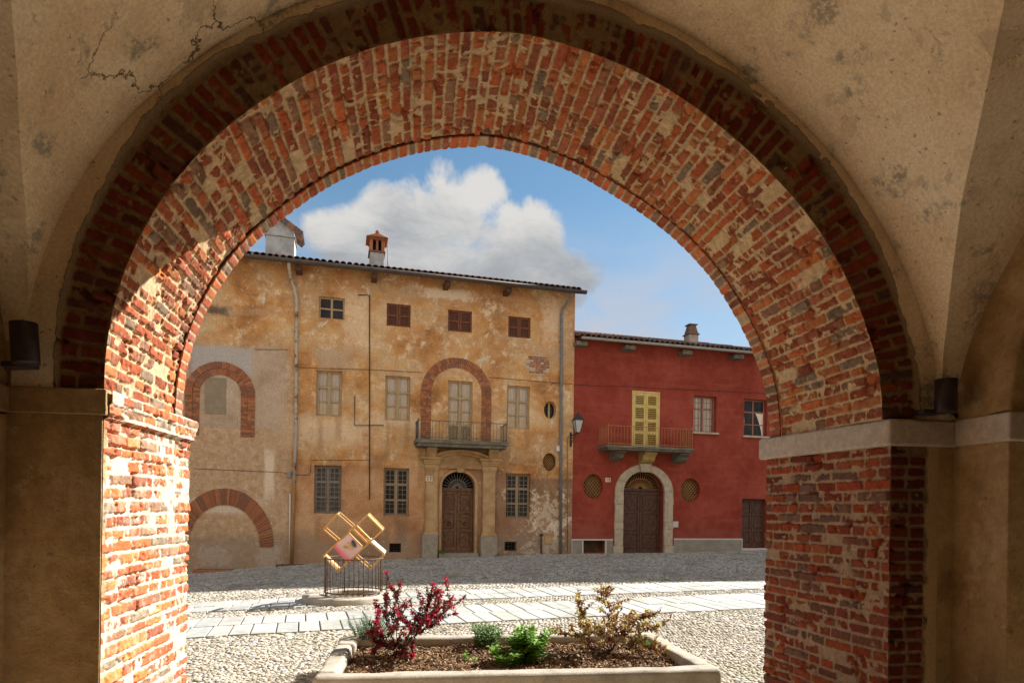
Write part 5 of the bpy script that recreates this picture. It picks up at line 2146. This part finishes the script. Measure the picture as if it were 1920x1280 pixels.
# ------------------------------------------------------------------ stone planter
PCX, PCY = (PX0 + PX1) / 2, (PY0 + PY1) / 2
PZ = float(ground(PCX, PCY))
PT = empty('stone_planter', (PCX, PCY, PZ))
tag(PT, 'long low granite planter box with rounded rims filled with bark mulch', 'planter')


def granite_fn(t):
    v = t.obj()
    n = t.noise(v, 3, 8, .65)
    sp = t.noise(v, 130, 3, .7)
    col = t.ramp(n, [(.3, (.33, .29, .225)), (.5, (.44, .395, .32)), (.7, (.52, .475, .40))])
    col = t.mix(t.math('MULTIPLY', t.smooth(sp, .54, .66), .8), col, (.20, .17, .14))
    col = t.mix(t.math('MULTIPLY', t.smooth(t.noise(v, 7, 8, .72), .54, .66), .55), col, (.24, .21, .15))
    col = t.mix(t.math('MULTIPLY', t.smooth(t.noise(v, 1.6, 6, .6), .55, .68), .5), col, (.23, .20, .15))
    return (col, t.bump(t.math('ADD', t.noise(v, 90, 6, .7), t.noise(v, 9, 5, .6)), .55, .012))


M_GRAN = material('planter_granite', granite_fn, .88, .2)
HX, HY, RIM, RT = (PX1 - PX0) / 2, (PY1 - PY0) / 2, .17, .33


def rim(x0, x1, y0, y1, nx, ny, seed):
    """a roughly dressed stone beam, edges worn round"""
    bm = bmesh.new()
    bmesh.ops.create_cube(bm, size=1)
    for v in bm.verts:
        v.co = Vector((x0 + (v.co.x + .5) * (x1 - x0), y0 + (v.co.y + .5) * (y1 - y0), -.15 + (v.co.z + .5) * (RT + .15)))
    bmesh.ops.bevel(bm, geom=bm.edges[:], offset=.042, segments=5, affect='EDGES', profile=.5)
    bmesh.ops.subdivide_edges(bm, edges=[e for e in bm.edges if e.calc_length() > .2], cuts=14, use_grid_fill=True)
    r = random.Random(seed)
    for v in bm.verts:
        x, y, z = v.co
        q = float(fbm(np.array([x * 5 + seed]), np.array([y * 5 + z * 7]), seed, 3)[0]) - .5
        v.co += v.normal * q * .026
    me = bpy.data.meshes.new('rim')
    bm.to_mesh(me); bm.free()
    for p in me.polygons: p.use_smooth = True
    return link('rim', me, M_GRAN, PT)


rim(-HX, HX, -HY, -HY + RIM, 40, 4, 1)
rim(-HX, HX, HY - RIM, HY, 40, 4, 2)
rim(-HX, -HX + RIM, -HY + RIM + .004, HY - RIM - .22, 4, 20, 3)
rim(-HX + .01, -HX + RIM + .03, HY - RIM - .215, HY - RIM - .005, 4, 20, 5)
rim(HX - RIM, HX, -HY + RIM + .004, HY - RIM - .004, 4, 20, 4)
# soil and bark
nx_, ny_ = 150, 70
sx, sy = np.meshgrid(np.linspace(-HX + .1, HX - .1, nx_), np.linspace(-HY + .1, HY - .1, ny_), indexing='ij')
SOILZ = .245


def soil_h(x, y):
    return SOILZ + .05 * (fbm(np.asarray(x) * 2.5, np.asarray(y) * 2.5, 201, 3) - .5) + .02 * (fbm(np.asarray(x) * 14, np.asarray(y) * 14, 202, 3) - .5)


M_SOIL = noisy('dark_soil', (.05, .032, .02), (.09, .06, .038), 12, .95, .1, .6, 60)
np_mesh('soil', np.stack([sx, sy, soil_h(sx, sy)], -1), grid_quads(nx_, ny_), M_SOIL, PT)
b = MB()
r_ = random.Random(31)
for i in range(9000):
    x, y = r_.uniform(-HX + RIM, HX - RIM), r_.uniform(-HY + RIM, HY - RIM)
    z = float(SOILZ + .01)
    M_ = Matrix.Translation((x, y, 0)) @ Matrix.Rotation(r_.uniform(0, 6.3), 4, 'Z') @ Matrix.Rotation(r_.gauss(0, .45), 4, 'X') @ Matrix.Rotation(r_.gauss(0, .4), 4, 'Y')
    L = r_.uniform(.012, .042)
    w_ = L * r_.uniform(.3, .7)
    vs = [M_ @ Vector((sx_ * L / 2 * r_.uniform(.7, 1.1), sy_ * w_ / 2 * r_.uniform(.6, 1.1), 0)) for sx_, sy_ in ((-1, -1), (1, -1), (1, 1), (-1, 1))]
    vs += [v + Vector((0, 0, .004)) for v in vs]
    b.add(vs, [(3, 2, 1, 0), (4, 5, 6, 7), (0, 1, 5, 4), (1, 2, 6, 5), (2, 3, 7, 6), (3, 0, 4, 7)])
V_ = np.array(b.v)
cx_ = V_.reshape(-1, 8, 3).mean(1)
V_[:, 2] += np.repeat(soil_h(cx_[:, 0], cx_[:, 1]) + .004, 8)
b.v = [tuple(v) for v in V_]
M_BARK = island('bark_chips', [(.20, .115, .06), (.28, .17, .09), (.14, .08, .042), (.34, .22, .125), (.10, .06, .035), (.40, .28, .17), (.24, .13, .07)], .9, .15, .3, 60, .25)
o = b.build('mulch', M_BARK, PT)
o['kind'] = 'stuff'


def bed(px, py):
    """a spot on the planter's soil"""
    d = ray(px, py)
    k = (PZ + SOILZ - CZ) / d[2]
    P = CAM + d * k
    lx_, ly_ = P[0] - PCX, P[1] - PCY
    return Vector((P[0], P[1], PZ + float(soil_h(lx_, ly_)) - .01))


def rel(base, px, py, dy=0.):
    """where the sight line through a spot of the plant meets the upright plane dy behind its foot, relative to the foot"""
    d = ray(px, py)
    k = (base.y + dy) / d[1]
    P = CAM + d * k
    return (P[0] - base.x, P[1] - base.y, P[2] - base.z)


B1 = bed(748, 1226)
T1 = lambda x, y, dy=0.: rel(B1, x, y, dy)
shrub('red_shrub', 'open burgundy shrub with crimson flower tufts at the left of the planter', B1, [
    ([(0, 0, 0), T1(765, 1190), T1(790, 1150, .05), T1(822, 1105, .1)], 11, .25),
    ([(0, 0, 0), T1(775, 1185, .1), T1(815, 1150, .15), T1(850, 1120, .2)], 11, .3),
    ([(0, 0, 0), T1(772, 1195, -.1), T1(812, 1165, -.1), T1(845, 1135, -.15)], 9, .3),
    ([(0, 0, 0), T1(745, 1190, .05), T1(738, 1150, .1), T1(748, 1105, .15)], 9, .3),
    ([(0, 0, 0), T1(735, 1195), T1(722, 1160), T1(728, 1112, .05)], 6, .3),
    ([(0, 0, 0), T1(725, 1205, -.05), T1(712, 1190, -.08), T1(705, 1165, -.1)], 6, .25),
    ([(0, 0, 0), T1(762, 1200, -.15), T1(790, 1185, -.2), T1(812, 1170, -.25)], 8, .2),
    ([(0, 0, 0), T1(735, 1215, -.1), T1(722, 1208, -.12), T1(700, 1200, -.15)], 7, .2)],
    M_LRED, .038, .021, 10, M_FRED, .46, seed=5, side_len=(.16, .34))
B2 = bed(1146, 1222)
T2 = lambda x, y, dy=0.: rel(B2, x, y, dy)
shrub('copper_shrub', 'spreading copper leaved shrub with cream yellow tufts at the right of the planter', B2, [
    ([(0, 0, 0), T2(1140, 1180), T2(1141, 1135), T2(1126, 1090)], 15, .40),
    ([(0, 0, 0), T2(1155, 1180), T2(1190, 1160, .05), T2(1225, 1152, .1)], 13, .25),
    ([(0, 0, 0), T2(1118, 1185, .05), T2(1095, 1160, .1), T2(1080, 1118, .1)], 14, .25),
    ([(0, 0, 0), T2(1165, 1190, -.1), T2(1200, 1178, -.1), T2(1240, 1170, -.1)], 10, .25),
    ([(0, 0, 0), T2(1110, 1200, -.1), T2(1080, 1190, -.15), T2(1045, 1186, -.2)], 10, .25),
    ([(0, 0, 0), T2(1150, 1190, .15), T2(1170, 1165, .2), T2(1185, 1150, .25)], 10, .2),
    ([(0, 0, 0), T2(1130, 1190, -.2), T2(1110, 1175, -.25), T2(1100, 1165, -.3)], 10, .2),
    ([(0, 0, 0), T2(1175, 1205, -.2), T2(1205, 1205, -.25), T2(1235, 1225, -.3)], 9, .3)],
    M_LCOP, .040, .024, 6, M_FYEL, .42, seed=8, lay=.6, side_len=(.12, .28))


def herb(name, label, base, n, h, spread, lf, lw, mat, seed, pairs=9, upright=.8, group=None, lean=(0, 0)):
    r = random.Random(seed)
    root = empty(name, base)
    tag(root, label, 'plant', group)
    bs, bl = MB(), MB()
    for k in range(n):
        a = r.uniform(0, 6.28)
        q = spread * math.sqrt(r.random())
        p0 = Vector((q * .5 * math.cos(a), q * .5 * math.sin(a), 0))
        hh = h * r.uniform(.55, 1.05)
        p1 = Vector((q * math.cos(a) + lean[0], q * math.sin(a) + lean[1], hh))
        pm = p0.lerp(p1, .5) + Vector((0, 0, .15 * hh))
        pts = [p0, p0.lerp(pm, .5), pm, p1]
        bs.tube(pts, .0035, 4, True, .002)
        for i in range(pairs):
            f_ = .15 + .85 * i / (pairs - 1)
            p = p0.lerp(pm, f_ * 2) if f_ < .5 else pm.lerp(p1, f_ * 2 - 1)
            an = i * 1.57 + r.uniform(-.4, .4)
            for s_ in (0, math.pi):
                d = Vector((math.cos(an + s_), math.sin(an + s_), upright * r.uniform(.3, 1.1)))
                leaf(bl, p, d, Vector((0, 0, 1)), lf * r.uniform(.7, 1.15) * (1.1 - .35 * f_), lw * r.uniform(.8, 1.1))
    bs.build('stems', M_STEMG, root)
    bl.build('foliage', mat, root)
    return root


herb('sage_plant', 'grey green sage clump near the back rim of the planter', bed(912, 1215), 34, .22, .17, .085, .022, M_LSAGE, 3, 7, 1.3)
herb('mint_plant', 'bright green mint clump in the middle of the planter', bed(992, 1240), 34, .31, .20, .085, .050, M_LGRN, 4, 10, .5)
herb('mint_plant', 'low sprawling bright green herb just left of the mint clump', bed(950, 1247), 24, .17, .17, .072, .044, M_LGRN, 6, 7, .4)
herb('rosemary_plant', 'feathery grey green rosemary in the back left corner of the planter', bed(694, 1206), 80, .25, .26, .045, .008, M_LROS, 7, 18, .9, lean=(.02, .02))
herb('seedling', 'two leaved green sprout alone on the mulch left of the herbs', bed(874, 1240), 3, .10, .02, .05, .028, M_LGRN, 9, 4, .7)
herb('seedling', 'smallest green sprout beside the low sprawling herb', bed(891, 1242), 2, .06, .02, .04, .024, M_LGRN, 10, 3, .7)
herb('seedling', 'green sprout with upright stem in front of the sage clump', bed(897, 1216), 5, .12, .04, .05, .028, M_LGRN, 12, 5, .7)
herb('leafy_seedling', 'green leafy sprout under the right side of the copper shrub', bed(1206, 1214), 8, .12, .08, .055, .03, M_LGRN, 11, 5, .6)
p_ = foot(826, 1040, .16)
herb('weed', 'bright green weed growing beside the carved ochre house door', p_, 14, .22, .16, .09, .04, M_LGRN, 14, 5, .5)
p_ = foot(934, 1040, .2)
herb('weed', 'tiny weed at the foot of the right door pillar plinth', p_, 8, .10, .12, .05, .02, M_LGRN, 15, 4, .5)

# ------------------------------------------------------------------ well with its iron cage
WX, WY = float(WELL_C[0]), float(WELL_C[1])
WZ = float(ground(WX, WY))
WL = empty('well', (WX, WY, WZ))
tag(WL, 'old round well with a low stone ring and a tall iron bar cage', 'well')
b = MB()
b.lathe([(.50, -.2), (.50, .095), (.515, .11), (.775, .105), (.80, .085), (.805, -.2)], (0, 0, 0), 48, True, True)
o = b.build('stone_ring', M_GRAN, WL)
b = MB()
b.lathe([(.50, -.12), (0.001, -.12)], (0, 0, 0), 32, False)
b.build('well_shaft', M_DARK, WL)
b = MB()
for k in range(9):
    x = -.44 + .11 * k
    hy = math.sqrt(max(.01, .5 ** 2 - x * x)) - .01
    b.box(x - .022, x + .022, -hy, hy, .03, .05)
for y in (-.3, .0, .3):
    hx = math.sqrt(.25 - y * y) - .01
    b.box(-hx, hx, y - .02, y + .02, .022, .029)
b.build('well_grating', M_OLDW, WL)
_w = np.dot(np.array([WX, WY, 0]) - CAM, fw)
COFF = at_depth(664, 1045, _w)
COFF = (float(COFF[0]) - WX, float(COFF[1]) - WY, float(COFF[2]) - WZ)
CR, CH = .515, COFF[2] - .12
b = MB()
for z in (.16, CH + .12):
    b.lathe([(CR - .012, z - .01), (CR + .012, z - .01), (CR + .012, z + .01), (CR - .012, z + .01)], (COFF[0], COFF[1], 0), 48, True, True)
for k in range(36):
    a = 2 * math.pi * (k + .5) / 36
    thick = k % 9 == 2
    b.tube([(COFF[0] + CR * math.cos(a), COFF[1] + CR * math.sin(a), .08 if thick else .155), (COFF[0] + CR * math.cos(a), COFF[1] + CR * math.sin(a), CH + .13 + (.03 if thick else 0))], .012 if thick else .006, 6)
b.build('cage', M_RUST2 if 'M_RUST2' in globals() else noisy('brown_iron', (.09, .055, .035), (.15, .09, .055), 20, .7, .3, .2, 50), WL)

# crossed wooden crates lying on the cage
M_PINE = noisy('varnished_pine', (.52, .28, .085), (.64, .38, .14), 9, .65, .3, .2, 30)
M_WPANEL = noisy('white_board', (.74, .70, .64), (.80, .77, .72), 6, .6)
CTP = at_depth(665, 1016, _w)
CT = empty('crate_cross', (float(CTP[0]), float(CTP[1]) + .07, float(CTP[2]) - .385), 0)
CT.rotation_euler = (R_(11), 0, -ANG + R_(3))
tag(CT, 'two crossed pine crate frames with a pink printed panel, resting on the well cage', 'crate sculpture')
CZc = .405
for arm, ang in enumerate((43.5, -42.0)):
    dy = -.055 if arm == 0 else .055
    M0 = Matrix.Translation((0, dy, CZc)) @ Matrix.Rotation(-R_(ang), 4, 'Y')
    L, Wd, D, s_ = 1.12, .385, .16, .026

    def rail(a, c, b_=None):
        return (M0 @ Vector(a), M0 @ Vector(c))
    b = MB()
    for sz in (-1, 1):
        for sy_ in (-1, 1):
            a, c = rail((-L / 2, sy_ * (D / 2), sz * (Wd / 2)), (L / 2, sy_ * (D / 2), sz * (Wd / 2)))
            b.bar(a, c, s_, s_ * .8, up=M0.to_3x3() @ Vector((0, 1, 0)))
    for sx_ in (-1, 1):
        Mx = M0 @ Matrix.Translation((sx_ * (L / 2 - .012), 0, 0))
        b.obox(Mx, .024, D - s_ + .02, Wd - s_ + .02)
        for sy_ in (-1, 1):
            a, c = rail((sx_ * L / 2, sy_ * D / 2, -Wd / 2), (sx_ * L / 2, sy_ * D / 2, Wd / 2))
            b.bar(a, c, s_, s_, up=M0.to_3x3() @ Vector((0, 1, 0)))
    for xx_ in (-.2, .2):
        for sy_ in (-1, 1):
            a, c = rail((xx_, sy_ * (D / 2 - .002), -Wd / 2), (xx_, sy_ * (D / 2 - .002), Wd / 2))
            b.bar(a, c, s_ * .9, s_ * .7, up=M0.to_3x3() @ Vector((0, 1, 0)))
    fr_ = b.build('crate_frame', M_PINE, CT, .003)
    if arm == 0:
        for k in range(3):
            b = MB()
            a, c = rail((.04 + .075 * k + .05, -.07 + .08 * k - .02, Wd / 2 - .0), (.04 + .075 * k + .05, -.07 + .08 * k - .02, -Wd / 2))
            b.bar(a, c, .05, .02, up=M0.to_3x3() @ Vector((1, 0, 0)))
            b.build('slat', M_PINE, fr_, .002)
        # printed panel, a sheet bent between the rails
        n = 16
        vs, cs = [], []
        for i in range(n + 1):
            for j in range(n + 1):
                x, z = -.30 + .40 * i / n, -.18 + .36 * j / n
                vs.append(M0 @ Vector((x, -D / 2 - .028 - .03 * math.sin(math.pi * j / n) * (1 - i / n), z)))
        bq = MB()
        bq.add(vs, [(i * (n + 1) + j, (i + 1) * (n + 1) + j, (i + 1) * (n + 1) + j + 1, i * (n + 1) + j + 1) for i in range(n) for j in range(n)], True)

        def pink_fn(t):
            v = t.obj()
            x, y, z = t.xyz(v)
            al = t.math('ADD', t.math('MULTIPLY', x, math.cos(R_(43.5))), t.math('MULTIPLY', t.math('SUBTRACT', z, CZc), math.sin(R_(43.5))))
            n_ = t.noise(v, 9, 4, .5)
            col = t.mix(t.smooth(al, -.30, -.16), (.80, .12, .20), (.74, .50, .48))
            col = t.mix(t.math('MULTIPLY', t.smooth(n_, .55, .7), .5), col, (.80, .35, .40))
            return (col,)
        pn = bq.build('printed_panel', material('pink_print', pink_fn, .6, .3), fr_)
        pn['label'] = 'pink printed panel with a small gold and dark motif'
        bq = MB()
        blob = lambda cx, cz, a, c_, n_=14, rot=0: [(cx + a * math.cos(q) * math.cos(rot) - c_ * math.sin(q) * math.sin(rot), cz + a * math.cos(q) * math.sin(rot) + c_ * math.sin(q) * math.cos(rot)) for q in [2 * math.pi * i / n_ for i in range(n_)]]

        def patch(poly, mat, nm):
            bb = MB()
            n_ = len(poly)
            bb.add([M0 @ Vector((x, -D / 2 - .058, z)) for x, z in poly] + [M0 @ Vector((x, -D / 2 - .050, z)) for x, z in poly], [tuple(range(n_)), tuple(range(2 * n_ - 1, n_ - 1, -1))] + [(i, (i + 1) % n_, n_ + (i + 1) % n_, n_ + i) for i in range(n_)])
            bb.build(nm, mat, pn)
        M_TAN = noisy('tan_print', (.52, .30, .13), (.66, .45, .26), 30, .6)
        M_CHAR = noisy('charcoal_print', (.05, .05, .055), (.12, .115, .12), 20, .6)
        M_GOLD = noisy('gold_print', (.50, .30, .05), (.6, .4, .1), 30, .6)
        patch(blob(-.06, .0, .035, .085, rot=-.2), M_TAN, 'motif')
        patch(blob(.025, -.015, .035, .075, rot=-.3), M_CHAR, 'motif')
        patch(blob(-.13, .045, .022, .045, rot=.5), M_GOLD, 'motif')
    else:
        b = MB()
        Mx = M0 @ Matrix.Translation((.37, 0, Wd / 2 + .022))
        b.obox(Mx, .36, D + .02, .012)
        b.build('white_board', M_WPANEL, fr_, .002)

# ------------------------------------------------------------------ uplights on the imposts
M_LAMP = noisy('dark_lamp_metal', (.030, .020, .022), (.042, .030, .032), 14, .45, .4, .1, 40)


def uplight(px, py_top, py_bot, label, tilt):
    y = YN - .125
    d = ray(px, py_bot)
    P = CAM + d * (y / d[1])
    d2 = ray(px, py_top)
    H = (CAM + d2 * (y / d2[1]))[2] - P[2]
    root = empty('uplight', (P[0], P[1], P[2]))
    tag(root, label, 'uplight', 'cylinder uplights in the vault corners')
    root.rotation_euler = (0, tilt, 0)
    b = MB()
    b.lathe([(.0, .004), (.057, .004), (.060, .012), (.060, H), (.056, H), (.056, H - .06), (.0, H - .06)], (0, 0, 0), 32)
    b.build('lamp_body', M_LAMP, root)
    b = MB()
    b.box(-.13, .0, .02, .115, .0, .028)
    b.build('bracket', M_LAMP, root, .004)
    b = MB()
    s_ = 1 if px > 900 else -1
    b.tube([(s_ * .04, .05, .02), (s_ * .10, .09, .03), (s_ * .15, .10, .02), (s_ * .19, .105, -.01)], .012, 6)
    b.build('cable', M_LAMP, root)
    return root


uplight(49, 606, 684, 'dark cylinder uplight on the plain plaster impost left of the arch', R_(-4))
uplight(1773, 711, 775, 'dark cylinder uplight on the granite band right of the arch', 0)
